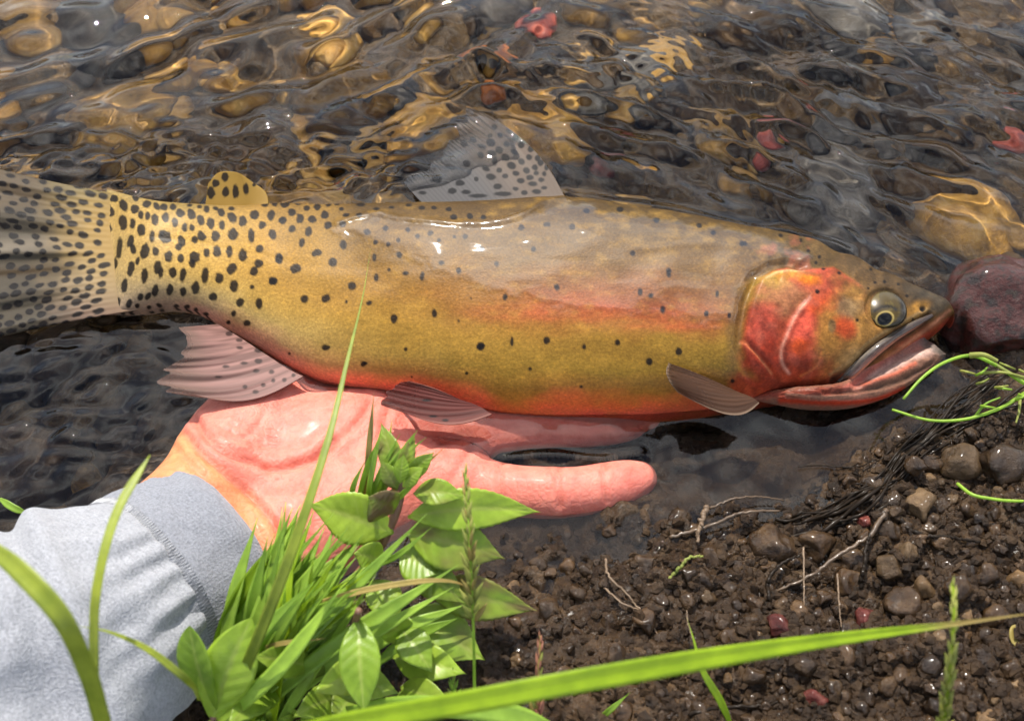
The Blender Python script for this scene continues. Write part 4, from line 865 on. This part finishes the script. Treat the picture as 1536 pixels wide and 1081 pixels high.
# stones one can pick out in the photograph
bed_stone('orange', 737, 150, .0105, label='bright orange stone under the water beyond the dorsal fin', lift=.9)
bed_stone('golden', 812, 232, .021, label='large golden stone under the water right beside the dorsal fin', lift=.9)
bed_stone('golden', 636, 226, .022, label='large golden brown stone under the water left of the dorsal fin', lift=.8)
bed_stone('brown', 885, 240, .018, label='dark brown stone under water behind the golden stone by the dorsal fin', lift=.7)
bed_stone('red', 1490, 252, .011, label='red stone under water near the right edge of the stream', lift=.9)
bed_stone('red', 806, 80, .012, label='small red stone under the far ripples at top centre', lift=.9)
bed_stone('golden', 1436, 372, .024, label='golden grey stone under water beyond the red rock', lift=.7)
bed_stone('grey', 1240, 335, .026, label='pale grey stone under water beyond the head of the fish', lift=.6)
bed_stone('red', 905, 280, .009, label='small reddish stone under the water in front of the dorsal fin', lift=1.0)
bed_stone('red', 1155, 240, .009, label='small red stone under the rippled water above the gill cover', lift=1.0)
for i in range(4000):
    if len(placed) > 235: break
    px, py = random.uniform(-60, 1600), random.uniform(-70, 800)
    if py > 470 and px > 360: continue
    r = random.choice([.007, .009, .012, .015, .019, .024])*random.uniform(.85, 1.2)
    p = at(px, py, -.055)
    if any((p[0]-a)**2+(p[1]-b)**2 < ((r+c)*.72)**2 for a, b, c in placed): continue
    gl = smooth(1250, 300, np.array(px))*.62+.12
    kind = 'golden' if random.random() < gl else random.choice(['brown', 'brown', 'grey'])
    if py > 440 and px < 420: kind = 'dark'  # shadow of fish and hand put into the stone colour here
    bed_stone(kind, px, py, r)
# big red rock that breaks the surface
rk = stone_mesh(900, 5, .24, .92, 2); rk.materials.append(M['redrock'])
p = at(1512, 462, .004); rock = put('red_rock', rk, (p[0], p[1], -.001), .0235, (.2, .1, .6), 'big mossy red rock breaking the surface in front of the fish snout', 'rock')
# pebbles on the bank
KEY = [(1170, 938, .0048, 'redpebble', 'pink red pebble in the mud above the long bright blade'), (1226, 1048, .0045, 'redpebble', 'small pink red pebble in the mud near the bottom edge'),
 (1302, 926, .0052, 'redpebble', 'broken red pebble half buried at the long blade'), (1385, 752, .0062, 'tanpebble', 'tan flat pebble beside the dark roots'),
 (1392, 880, .0048, 'tanpebble', 'orange brown angular pebble on the right bank'), (1365, 825, .0055, 'tanpebble', 'pale angular pebble left of the orange brown one'),
 (1338, 850, .0052, 'tanpebble', 'pale tan angular pebble at the end of the long twig'), (1155, 812, .0085, 'pebble', 'large round mud coated pebble at the edge of the pool'), (1225, 815, .0075, 'pebble', 'round mud coated pebble right of the large one at the pool'),
 (1450, 690, .0085, 'tanpebble', 'large wet pebble just right of the black roots'), (1512, 690, .0090, 'pebble', 'large dark wet pebble at the right edge above the gravel'),
 (1296, 778, .0036, 'redpebble', 'tiny red pebble beside the roots at the waterline'), (1360, 905, .0075, 'pebble', 'dark upright pebble below the twig end'), (1276, 870, .0066, 'pebble', 'dark oval pebble below the long twig')]
pb = []
for px, py, r, kd, lb in KEY:
    p = at(px, py, .008); z = tz(p[0], p[1]); p = at(px, py, z+r*.5)
    r *= .85; put('pebble', random.choice(AM[kd]), (p[0], p[1], z+r*.15), r, None, lb, 'pebble'); pb.append((p[0], p[1], r))
n = 0
for i in range(9000):
    if n >= 286: break
    px = random.uniform(760, 1560); py = random.uniform(640, 1090)
    p = at(px, py, .008); s_ = float(shore_sd(np.array([p[0]]), np.array([p[1]]))[0])
    if s_ < -.004: continue
    dens = .15+.85*float(smooth(900, 1300, np.array(px)))
    if random.random() > dens: continue
    r = random.choice([.0018, .0022, .0026, .003, .0036, .0044])*random.uniform(.85, 1.2)
    if any((p[0]-a)**2+(p[1]-b)**2 < ((r+c)*.8)**2 for a, b, c in pb): continue
    kd = 'tanpebble' if random.random() < .13 else 'pebble'
    lb, gp = (('small tan wet pebble pressed into the muddy bank', 'tan pebbles on the bank') if kd == 'tanpebble' else ('small dark brown wet pebble pressed into the muddy bank', 'dark pebbles on the bank'))
    lb = '%s %s pebble on the bank %s, %s' % ('tiny' if r < .0024 else 'small' if r < .0034 else 'larger', 'tan' if kd == 'tanpebble' else 'dark brown', 'by the waterline' if s_ < .02 else 'above the lime blade' if py < 1010-.12*(px-900) else 'below the lime blade', ['near the leaves', 'mid bank', 'right side', 'right edge'][min(3, max(0, int((px-760)//200)))])
    put('pebble', random.choice(AM[kd]), (p[0], p[1], tz(p[0], p[1])-r*.1), r, None, lb, 'pebble', gp); pb.append((p[0], p[1], r)); n += 1
# the finest gravel, one mass
gv = []; gf = []; base = bmesh.new(); bmesh.ops.create_icosphere(base, subdivisions=1, radius=1.0)
ico = np.array([v.co[:] for v in base.verts]); icf = np.array([[v.index for v in f.verts] for f in base.faces]); base.free()
NG = 7000; gp_ = np.concatenate([rng.uniform([620, 620], [1600, 1100], (NG*2-2500, 2)), rng.uniform([200, 900], [1750, 1300], (2500, 2))]); wpt = at(gp_[:, 0], gp_[:, 1], np.full(NG*2, .006))
keep = (shore_sd(wpt[:, 0], wpt[:, 1]) > -.006) & (rng.random(NG*2) < .25+.75*smooth(820, 1250, gp_[:, 0])); wpt = wpt[keep]
zz = terrain_z(wpt[:, 0], wpt[:, 1])
for i in range(len(wpt)):
    r = rng.choice([.0005, .0007, .0010, .0014, .0020])*rng.uniform(.8, 1.2); q = ico*np.array([r*rng.uniform(.7, 1.3), r*rng.uniform(.7, 1.2), r*rng.uniform(.6, 1)])*(1+.20*rng.standard_normal((len(ico), 1)))
    gv.append(q+np.array([wpt[i, 0], wpt[i, 1], zz[i]-r*.15])); gf.append(icf+i*len(ico))
M['grit'] = rock_material('grit', [(.3, (.011, .006, .0024)), (.5, (.038, .021, .009)), (.72, (.085, .05, .022))], .5, .0, 160)
gr = mesh_obj('gravel', np.concatenate(gv), np.concatenate(gf), M['grit'], smooth_=False); tag(gr, 'fine dark wet gravel grains over the muddy bank', 'gravel', kind='stuff')

# ================================================================== PLANTS
def frame_along(P, hint):
    T = np.gradient(P, axis=0); T /= np.linalg.norm(T, axis=1)[:, None]+1e-12
    S_ = np.cross(T, hint); S_ /= np.linalg.norm(S_, axis=1)[:, None]+1e-9; N_ = np.cross(S_, T); return T, S_, N_
def blade(name, pts, wid, mat, parent=None, hint=(0, -.35, 1), fold=.25, n=40, tip=.35, twist=0, base_w=.5, dry=None):
    """grass blade: a keeled ribbon with thickness through (px, py, z) points"""
    P3 = np.array([at(a, b, c) for a, b, c in pts]); P3 = curve(P3, n)
    T, S_, N_ = frame_along(P3, np.array(hint, float)); u = np.linspace(0, 1, n)
    if twist:
        an = twist*u[:, None]; S_, N_ = S_*np.cos(an)+N_*np.sin(an), N_*np.cos(an)-S_*np.sin(an)
    ww = wid*(base_w+(1-base_w)*smooth(0, .3, u))*(1-smooth(1-tip, 1.03, u))
    cols = np.array([-1, -.55, 0, .55, 1.0]); m = len(cols)
    up = P3[:, None]+ww[:, None, None]*cols[None, :, None]*S_[:, None]+(ww[:, None]*fold*np.abs(cols)[None])[..., None]*N_[:, None]
    lo = up-N_[:, None]*np.minimum(.00022, wid*.15)
    f1 = grid_faces(n, m); k = n*m; f2 = (f1+k)[:, ::-1]; i = np.arange(k).reshape(n, m)
    rim = np.r_[i[0, :], i[1:, -1], i[-1, -2::-1], i[-2:0:-1, 0]]; r2 = np.roll(rim, -1); f3 = np.stack([rim, rim+k, r2+k, r2], -1)
    cl_ = None
    if dry: cl_ = np.zeros((n, m, 3)); cl_[..., 0] = smooth(dry[0], dry[1], u)[:, None]; cl_[..., 2] = .5+.5*np.abs(cols)[None]; cl_ = np.concatenate([cl_.reshape(-1, 3)]*2)
    return mesh_obj(name, np.concatenate([up.reshape(-1, 3), lo.reshape(-1, 3)]), np.concatenate([f1, f2, f3]), M[mat], parent, colors=cl_)
def leaf(parent, base, tipp, wid, curl=.15, droop=0, roll=0, teeth=9, red=.0, n=36, name='leaf', fold=.22, shape=.42):
    """broad toothed leaf from base to tip, (px, py, z) each; wid = half width in m"""
    A = at(*base); B = at(*tipp); L = np.linalg.norm(B-A); u = np.linspace(0, 1, n); m = 13; c = np.linspace(-1, 1, m)
    mid = A+(B-A)*u[:, None]; mid[:, 2] += droop*L*np.sin(np.pi*u)
    T, S_, N_ = frame_along(mid, np.array([0, -.3, 1.0]))
    cr_, sr_ = math.cos(roll), math.sin(roll); S_, N_ = S_*cr_+N_*sr_, N_*cr_-S_*sr_
    w_ = np.clip(u, 0, 1)**1.05*np.clip(1-u, 0, 1)**(1.05*(1-shape)/shape); w_ = np.maximum(w_, .06*(1-u)*w_.max()); w_ = w_/w_.max()
    ser = 1+.09*((u*teeth) % 1.0-.5)*(teeth > 0)
    W = wid*w_*ser
    edge_w = 1-.05*np.abs(np.sin(u*teeth*np.pi))
    Vv = mid[:, None]+(W[:, None]*c[None])[..., None]*S_[:, None]
    h = W[:, None]*fold*np.abs(c)[None]-curl*W[:, None]*(c[None]**2)
    h = h+.05*wid*np.sin(u*9+random.random()*6)[:, None]*np.abs(c)[None]
    latv = np.abs(((u[:, None]*8-np.abs(c)[None]*1.3) % 1)-.5)*2; h = h-.015*wid*smooth(.75, 1.0, latv)*np.abs(c)[None]
    Vv = Vv+h[..., None]*N_[:, None]; lo = Vv-N_[:, None]*.00018
    vein = np.maximum(np.exp(-(c/.10)**2)[None]*np.ones((n, 1))*.5, .16*smooth(.86, 1.0, latv))
    blo = np.clip(red*(.8+.9*fbm(u[:, None]*4+random.random()*30, c[None]*1.5+random.random()*30, 3)), 0, .85)
    col = np.stack([vein, blo, 1-latv*.25], -1).reshape(-1, 3)
    f1 = grid_faces(n, m); k = n*m; f2 = (f1+k)[:, ::-1]; i = np.arange(k).reshape(n, m)
    rim = np.r_[i[0, :], i[1:, -1], i[-1, -2::-1], i[-2:0:-1, 0]]; r2 = np.roll(rim, -1); f3 = np.stack([rim, rim+k, r2+k, r2], -1)
    return mesh_obj(name, np.concatenate([Vv.reshape(-1, 3), lo.reshape(-1, 3)]), np.concatenate([f1, f2, f3]), M['leaf'], parent, colors=np.concatenate([col, col]))
def stem(parent, pts, r0, r1, mat, name='stem', n=30):
    P3 = curve(np.array([at(a, b, c) for a, b, c in pts]), n); v, f = tube(P3, np.linspace(r0, r1, n), 8); return mesh_obj(name, v, f, M[mat], parent)

plant = empty('leafy_plant', tuple(at(520, 880, .008).tolist())); tag(plant, 'broad leafed green plant with reddish stem growing in front of the hand', 'plant')
stem(plant, [(505, 905, .004), (540, 860, .022), (580, 800, .038), (600, 740, .048), (598, 700, .052)], .0022, .0013, 'stem')
LV = [((590, 800, .040), (461, 757, .044), .0098, .1, .10, .25, .05), ((612, 775, .044), (812, 768, .040), .0078, .1, .12, -.2, .12), ((610, 800, .040), (758, 838, .036), .0105, .1, .08, -.15, .45),
 ((600, 830, .034), (668, 858, .036), .0085, .1, .05, .2, .05), ((590, 770, .046), (552, 745, .054), .0075, .1, .1, .3, .75), ((620, 740, .050), (700, 745, .050), .0050, .1, .15, .1, .25),
 ((640, 885, .026), (806, 916, .026), .0085, .1, .06, -.3, .55), ((610, 920, .020), (728, 990, .018), .0105, .1, .06, .2, .25), ((598, 725, .052), (572, 634, .058), .0046, .12, .1, .3, .35),
 ((602, 720, .054), (622, 648, .062), .0030, .1, .1, -.2, .5), ((610, 720, .054), (652, 678, .060), .0034, .1, .1, -.3, .1), ((604, 730, .053), (636, 700, .060), .0032, .2, .1, .2, .1), ((596, 735, .052), (570, 690, .058), .0034, .2, .1, .2, .3), ((600, 725, .055), (606, 680, .062), .0028, .2, .1, 0, .0),
 ((620, 850, .032), (700, 905, .030), .0072, .1, .1, -.3, .2), ((560, 870, .026), (600, 935, .024), .0070, .1, .1, .4, .1), ((575, 840, .034), (530, 830, .042), .0060, .1, .1, .2, .1)]
for b_, t_, w_, cu, dr, ro, rd in LV: leaf(plant, b_, t_, w_*.82, cu, dr, ro, 17, rd)
low = empty('leafy_plant', tuple(at(560, 960, .008).tolist())); tag(low, 'low green plant with a wide drooping strap leaf below the red stemmed one', 'plant')
leaf(low, (538, 925, .050), (546, 1066, .046), .0056, .05, .12, .1, 0, .0, shape=.5); leaf(low, (540, 1030, .020), (498, 1085, .030), .0050, .1, .1, .2, 0, .2); leaf(low, (520, 985, .02), (400, 1000, .036), .0062, .1, .15, .3, 0, .15)
leaf(low, (500, 1010, .018), (600, 1040, .022), .0058, .1, .1, .1, 0, .1); leaf(low, (430, 1010, .02), (340, 1090, .040), .0055, .1, .1, .2, 0, .1); stem(low, [(520, 1010, .004), (526, 960, .030), (538, 915, .058)], .0014, .0010, 'stem')
for b_, t_, w_ in [((590, 985, .02), (700, 1010, .026), .0070), ((560, 1000, .026), (470, 1040, .044), .0062), ((600, 940, .03), (650, 1010, .03), .0062), ((480, 960, .03), (440, 905, .050), .0050), ((470, 1000, .03), (380, 985, .052), .0055), ((620, 960, .022), (560, 925, .040), .0055), ((520, 1040, .02), (440, 1075, .04), .0058), ((600, 1030, .02), (680, 1060, .03), .0055)]: leaf(low, b_, t_, w_*.85, .1, .12, random.uniform(-.4, .4), 0, random.uniform(0, .25))
side = empty('leafy_plant', tuple(at(330, 1060, .008).tolist())); tag(side, 'pair of smooth green leaves standing against the grey cuff', 'plant')
leaf(side, (322, 1075, .034), (284, 938, .062), .0062, .08, .1, .5, 0, .0, shape=.55); leaf(side, (318, 1085, .034), (378, 925, .056), .0075, .08, .1, -.3, 0, .0, shape=.5); stem(side, [(330, 1100, .006), (322, 1085, .025), (320, 1075, .036)], .0014, .0010, 'stem')
# ground leaves at the very bottom
gl_ = empty('creeping_plant', tuple(at(460, 1080, .006).tolist())); tag(gl_, 'small leaved creeping plant under the grass at the bottom edge', 'plant')
stem(gl_, [(400, 1095, .004), (470, 1075, .010), (560, 1070, .010), (600, 1060, .012)], .0008, .0006, 'stem')
for i in range(46):
    x, y = random.uniform(390, 620), random.uniform(1035, 1100); a = random.uniform(0, 6.28); l = random.uniform(14, 26)
    leaf(gl_, (x, y, .012), (x+l*math.cos(a), y+l*math.sin(a), .017), random.uniform(.0011, .0018), .1, .1, random.uniform(-.4, .4), 0, .0, n=10)
# grass tuft
tuft = empty('grass_tuft', tuple(at(360, 1060, .006).tolist())); tag(tuft, 'dense tuft of bright green grass between the cuff and the leafy plant', 'grass')
for i in range(110):
    x0 = random.uniform(310, 430); y0 = random.uniform(990, 1100); f = random.random()
    x1 = 430+f*130+random.uniform(-20, 20); y1 = 790+f*50+random.uniform(-50, 70)
    if random.random() < .35: x1 -= 60; y1 += 30
    z1 = random.uniform(.030, .062); z0 = .006
    mx_ = (x0+x1)/2+random.uniform(-22, 8); my_ = (y0+y1)/2+random.uniform(-25, 10)
    blade('blade', [(x0, y0, z0), (mx_, my_, (z0+z1)/2+random.uniform(.006, .014)), (x1, y1, z1)], random.uniform(.0011, .0026), random.choice(['grass', 'grass', 'grass', 'lime']), tuft, hint=(random.uniform(-.5, .5), -.3, 1), n=22)
for a in [[(330, 1090, .01), (430, 985, .04), (640, 770, .060)], [(340, 1085, .01), (450, 935, .045), (545, 800, .055)], [(350, 1090, .01), (500, 970, .04), (690, 845, .050)], [(420, 1060, .01), (560, 950, .036), (680, 880, .040)], [(520, 1000, .01), (600, 945, .03), (700, 905, .030)], [(560, 1000, .01), (610, 960, .02), (690, 925, .026)], [(300, 1100, .02), (420, 1000, .05), (520, 870, .062)]]:
    blade('blade', a, random.uniform(.0017, .0027), 'grass', tuft)
for a in [[(545, 760, .03), (552, 690, .05), (561, 588, .062)], [(560, 760, .03), (590, 700, .055), (626, 645, .064)], [(548, 770, .03), (610, 720, .05), (668, 670, .058)], [(560, 760, .03), (580, 690, .05), (588, 628, .058)], [(535, 770, .03), (545, 720, .045), (566, 660, .06)], [(540, 850, .03), (600, 830, .05), (648, 790, .056)], [(550, 790, .035), (556, 720, .05), (572, 640, .062)], [(556, 780, .035), (600, 690, .055), (640, 655, .064)], [(540, 790, .03), (530, 730, .05), (548, 690, .058)], [(560, 780, .03), (610, 735, .052), (640, 705, .06)], [(548, 790, .03), (566, 720, .05), (600, 650, .062)]]:
    blade('blade', a, .0009 if a[2][0] != 626 else .0017, 'straw' if a[2][0] in (668, 561) else 'grass', tuft)
blade('blade', [(420, 940, .03), (480, 905, .05), (560, 882, .055), (700, 880, .050), (712, 892, .046)], .0009, 'straw', tuft); blade('blade', [(380, 985, .03), (420, 965, .05), (490, 957, .055)], .0007, 'straw', tuft)
# single blades of grass, each its own object
def lone(name, pts, wd, mat, label, **kw):
    o = blade(name, pts, wd, mat, None, **kw); tag(o, label, 'grass'); return o
M['limestraw'] = leaf_material('lime_blade_dry_end', (.27, .40, .012), (1.2, 1.2, .5), (.42, .31, .10), .4)
lone('lone_grass_blade', [(330, 1125, .05), (520, 1084, .098), (700, 1052, .108), (900, 1015, .110), (1100, 981, .106), (1300, 952, .100), (1420, 937, .096), (1500, 926, .092), (1600, 912, .088)], .0025, 'limestraw', 'long bright lime blade with a dry straw end across the bottom right', hint=(0, -.5, 1), tip=.5, n=90, fold=.12, dry=(.80, .88))
lone('lone_grass_blade', [(330, 1085, .02), (390, 950, .06), (440, 820, .080), (495, 650, .085), (520, 545, .082), (545, 440, .076), (556, 372, .070)], .0016, 'olive', 'tall olive blade rising in front of the palm and the fish', tip=.75, n=70, base_w=.9)
lone('lone_grass_blade', [(150, 1100, .07), (142, 1000, .095), (146, 880, .108), (175, 770, .110), (225, 682, .108)], .0011, 'olive', 'thin curved blade standing in front of the grey sleeve', tip=.12, n=50, base_w=.8)
lone('lone_grass_blade', [(-30, 810, .125), (30, 855, .13), (90, 920, .128), (130, 1000, .115), (160, 1100, .095)], .0021, 'olive', 'broad olive blade arching down over the lower left of the sleeve', tip=.05, n=50, base_w=.7)
lone('lone_grass_blade', [(300, 1050, .06), (270, 1010, .085), (220, 972, .09), (160, 946, .092), (112, 938, .09)], .0009, 'olive', 'short thin blade bending left across the lower sleeve', tip=.5)
lone('lone_grass_blade', [(520, 1066, .03), (640, 1058, .05), (740, 1066, .056), (850, 1095, .05)], .0028, 'grass', 'green blade curving out beneath the long lime blade', tip=.2)
lone('lone_grass_blade', [(1100, 1095, .02), (1080, 1050, .030), (1052, 1000, .038), (1038, 950, .040), (1030, 925, .040)], .0011, 'lime', 'thin yellow green blade crossing under the long blade at bottom centre', tip=.6)
lone('lone_grass_blade', [(890, 1085, .01), (920, 1060, .018), (945, 1038, .022)], .0009, 'grass', 'tiny green blade at the bottom edge beside the pink seed spike', tip=.5)
lone('lone_grass_blade', [(0, 748, .012), (22, 762, .012), (46, 772, .010)], .0012, 'grass', 'small green blade tip on dark water above the sleeve', tip=.4)
# seed stalks
def spike(pts, s0, n, size, mats, label, r=.0005, spread=.5):
    P3 = curve(np.array([at(a, b, c) for a, b, c in pts]), 60); e = empty('seed_stalk', P3[0].tolist()); tag(e, label, 'grass stalk')
    v, f = tube(P3, np.linspace(r, r*.6, 60), 6); mesh_obj('stem', v, f, M[mats[0]], e)
    T, S_, N_ = frame_along(P3, np.array([0, -.3, 1.0]))
    for i in range(n):
        u = s0+(1-s0)*(i+.5)/n; k = min(59, int(u*59)); a = i*2.4; d = math.cos(a)*S_[k]+math.sin(a)*N_[k]
        ln = size*(1.15-.7*(u-s0)/(1-s0))*random.uniform(.8, 1.2); dirn = T[k]*1.0+d*spread*(1.2-.9*(u-s0)/(1-s0)); dirn /= np.linalg.norm(dirn)
        c0 = P3[k]+d*r*.8; q = c0+dirn[None]*ln*np.linspace(0, 1, 6)[:, None]; v, f = tube(q, ln*np.array([.05, .10, .12, .10, .05, .01]), 6)
        mesh_obj('spikelet', v, f, M[mats[1] if random.random() < .7 else mats[2]], e)
spike([(712, 1085, .012), (711, 980, .040), (708, 880, .058), (703, 790, .070), (698, 702, .076)], .50, 46, .0058, ('grass', 'seed', 'straw'), 'tall green seed stalk in front of the broad leaves')
spike([(806, 1110, .02), (806, 1050, .034), (808, 1000, .042), (811, 953, .046)], .15, 34, .0052, ('straw', 'pinkseed', 'seed'), 'short pink tipped seed stalk above the lime blade', spread=.35)
spike([(1410, 1120, .05), (1420, 1050, .075), (1428, 970, .088), (1431, 925, .092), (1429, 872, .094)], .05, 54, .0058, ('lime', 'seed', 'seed'), 'green seed stalk crossing the blade at the lower right', spread=.32)
spike([(684, 1075, .012), (681, 1040, .02), (678, 1002, .026)], .2, 26, .0040, ('grass', 'grass', 'seed'), 'small green seed stalk under the tall one', spread=.5)
spike([(790, 1100, .02), (797, 1070, .03), (800, 1040, .034)], .2, 14, .0040, ('straw', 'straw', 'seed'), 'pale seed stalk at the bottom edge under the lime blade', spread=.3)
# green sprig over the snout
sp = empty('green_sprig', tuple(at(1536, 590, .006).tolist())); tag(sp, 'thin branching green sprig floating at the fish mouth', 'sprig')
for pts, r in [([(1600, 590, .008), (1536, 574, .014), (1495, 548, .019), (1455, 533, .022), (1420, 542, .022), (1385, 565, .022), (1355, 598, .020)], .00085), ([(1600, 560, .010), (1536, 590, .012), (1500, 612, .016), (1450, 628, .014), (1395, 630, .012), (1338, 614, .010)], .0008),
              ([(1495, 548, .019), (1520, 562, .02), (1560, 572, .018)], .0007), ([(1470, 560, .018), (1500, 558, .021), (1540, 566, .021)], .0006), ([(1462, 625, .014), (1478, 606, .019), (1500, 596, .02)], .0005), ([(1530, 600, .014), (1528, 620, .015), (1524, 634, .014)], .0006), ([(1455, 533, .022), (1475, 532, .025), (1496, 541, .024)], .0011)]:
    stem(sp, pts, r, r*.55, random.choice(['grass', 'grass', 'seed']), 'twiglet', 40)
for i in range(10):
    x, y, q = random.uniform(1440, 1530), random.uniform(540, 615), random.uniform(-.5, .5)
    stem(sp, [(x, y, .018), (x+9, y+9*q, .021), (x+20+6*q, y+24*q, .019)], .0005, .0003, random.choice(['grass', 'seed']), 'twiglet', 12)
o = stem(None, [(1436, 725, .012), (1460, 742, .016), (1490, 748, .017), (1550, 752, .014)], .0006, .0005, 'grass', 'green_sprig', 30); tag(o, 'single thin green stalk lying on gravel at the right edge', 'sprig')
# roots and twigs
def twig(name, pts, r, mat, label, cat='twig'):
    P3 = curve(np.array([at(a, b, c) for a, b, c in pts]), 40); P3[:, 2] = np.maximum(P3[:, 2], 0); 
    g_ = terrain_z(P3[:, 0], P3[:, 1]); P3[:, 2] = np.maximum(P3[:, 2], g_+r*.6)
    P3[1:-1] += rng.normal(0, r*.25, (38, 3)); v, f = tube(P3, np.linspace(r, r*.5, 40), 7); o = mesh_obj(name, v, f, M[mat]); tag(o, label, cat); return o
twig('twig', [(1330, 765, .010), (1300, 806, .011), (1262, 830, .010), (1210, 866, .008), (1158, 888, .005)], .0009, 'twig', 'long bent twig lying from the roots towards the pool')
twig('twig', [(1005, 806, .002), (1060, 790, .004), (1110, 770, .007), (1170, 766, .006)], .0008, 'twig', 'thin brown twig along the edge of the pool')
twig('twig', [(1065, 762, .004), (1100, 748, .006), (1140, 745, .005), (1176, 750, .003)], .0005, 'twig', 'curved hair thin twig just above the twig at the pool')
twig('twig', [(1060, 760, .004), (1050, 790, .006), (1045, 812, .006)], .0011, 'paleroot', 'short speckled grey twig standing at the pool edge')
twig('twig', [(1004, 868, .006), (1020, 850, .008), (1034, 836, .009), (1055, 834, .008)], .0007, 'seed', 'small pale green twig on the mud below the pool')
twig('rootlet', [(908, 838, .005), (912, 862, .008), (940, 890, .008), (975, 940, .006)], .0005, 'paleroot', 'pale rootlet curling over the mud left of the blades', 'root')
twig('rootlet', [(905, 880, .006), (935, 905, .009), (968, 920, .008), (990, 960, .006)], .0004, 'paleroot', 'second pale rootlet crossing the mud above the lime blade', 'root')
twig('rootlet', [(1205, 820, .006), (1206, 880, .009), (1206, 935, .008)], .0004, 'paleroot', 'straight pale rootlet hanging past the round pebble', 'root')
twig('rootlet', [(1256, 860, .008), (1258, 900, .009), (1262, 940, .008)], .0004, 'paleroot', 'straight pale rootlet right of the first hanging one', 'root')
twig('rootlet', [(1040, 960, .01), (1032, 935, .012), (1030, 915, .012)], .0004, 'paleroot', 'short pale rootlet above the yellow green blade', 'root')
twig('rootlet', [(1350, 778, .009), (1375, 800, .010), (1420, 805, .011), (1470, 812, .010)], .0009, 'root', 'black wavy root over the gravel on the right', 'root')
twig('rootlet', [(1010, 1080, .008), (1080, 1062, .010), (1160, 1056, .010), (1230, 1040, .008)], .0008, 'root', 'black root along the bottom edge of the mud', 'root')
twig('rootlet', [(1150, 905, .006), (1152, 870, .008), (1180, 840, .009), (1200, 832, .008)], .0008, 'root', 'black root hooked round the large round pebble', 'root')
twig('rootlet', [(1290, 880, .008), (1296, 850, .012), (1300, 815, .012), (1310, 790, .010)], .0009, 'root', 'black upright root between the dark pebbles', 'root')
rb = empty('root_bundle', tuple(at(1330, 720, .004).tolist())); tag(rb, 'bundle of wet black roots along the waterline on the right', 'root')
for i in range(15):
    o1, o2 = random.gauss(0, 22), random.gauss(0, 22); e0 = random.uniform(0, .35); e1 = random.uniform(.65, 1)
    bp = curve([(1130, 800), (1230, 775), (1310, 745), (1360, 690), (1420, 640), (1500, 595), (1580, 560)], 60)[int(e0*59):int(e1*59)+1]
    k = len(bp); u = np.linspace(0, 1, k); bp = bp+np.stack([0*u, o1*(1-u)+o2*u+9*np.sin(u*random.uniform(3, 12)+i)+4*np.sin(u*random.uniform(12, 25)+2*i)], -1)
    P3 = at(bp[:, 0], bp[:, 1], np.zeros(k)+.003); P3[:, 2] = np.maximum(terrain_z(P3[:, 0], P3[:, 1]), 0)+random.uniform(.0003, .003); r = random.choice([.0003, .0004, .0006, .0009])
    v, f = tube(P3, np.linspace(r, r*.5, k), 6); mesh_obj('root', v, f, M['root'], rb)
# fallen round leaf
fl = empty('fallen_leaf', tuple(at(1528, 955, .012).tolist())); tag(fl, 'small round yellow fallen leaf at the right edge', 'leaf')
b0 = at(1528, 955, .014); u = np.linspace(0, 2*np.pi, 28, endpoint=False); vv = [b0.tolist()]; 
for rr_ in (.45, .8, 1.0): vv += [[b0[0]+.0030*rr_*math.cos(q), b0[1]+.0038*rr_*math.sin(q), b0[2]+.0008*rr_**2+.0003*math.sin(3*q)*rr_] for q in u]
ff = [[0, 1+i, 1+(i+1) % 28] for i in range(28)]
for k in range(2): ff += [[1+k*28+i, 29+k*28+i, 29+k*28+(i+1) % 28, 1+k*28+(i+1) % 28] for i in range(28)]
lo = mesh_obj('leaf_blade', np.array(vv), ff, M['straw'], fl); sm_ = lo.modifiers.new('t', 'SOLIDIFY'); sm_.thickness = .0004*U
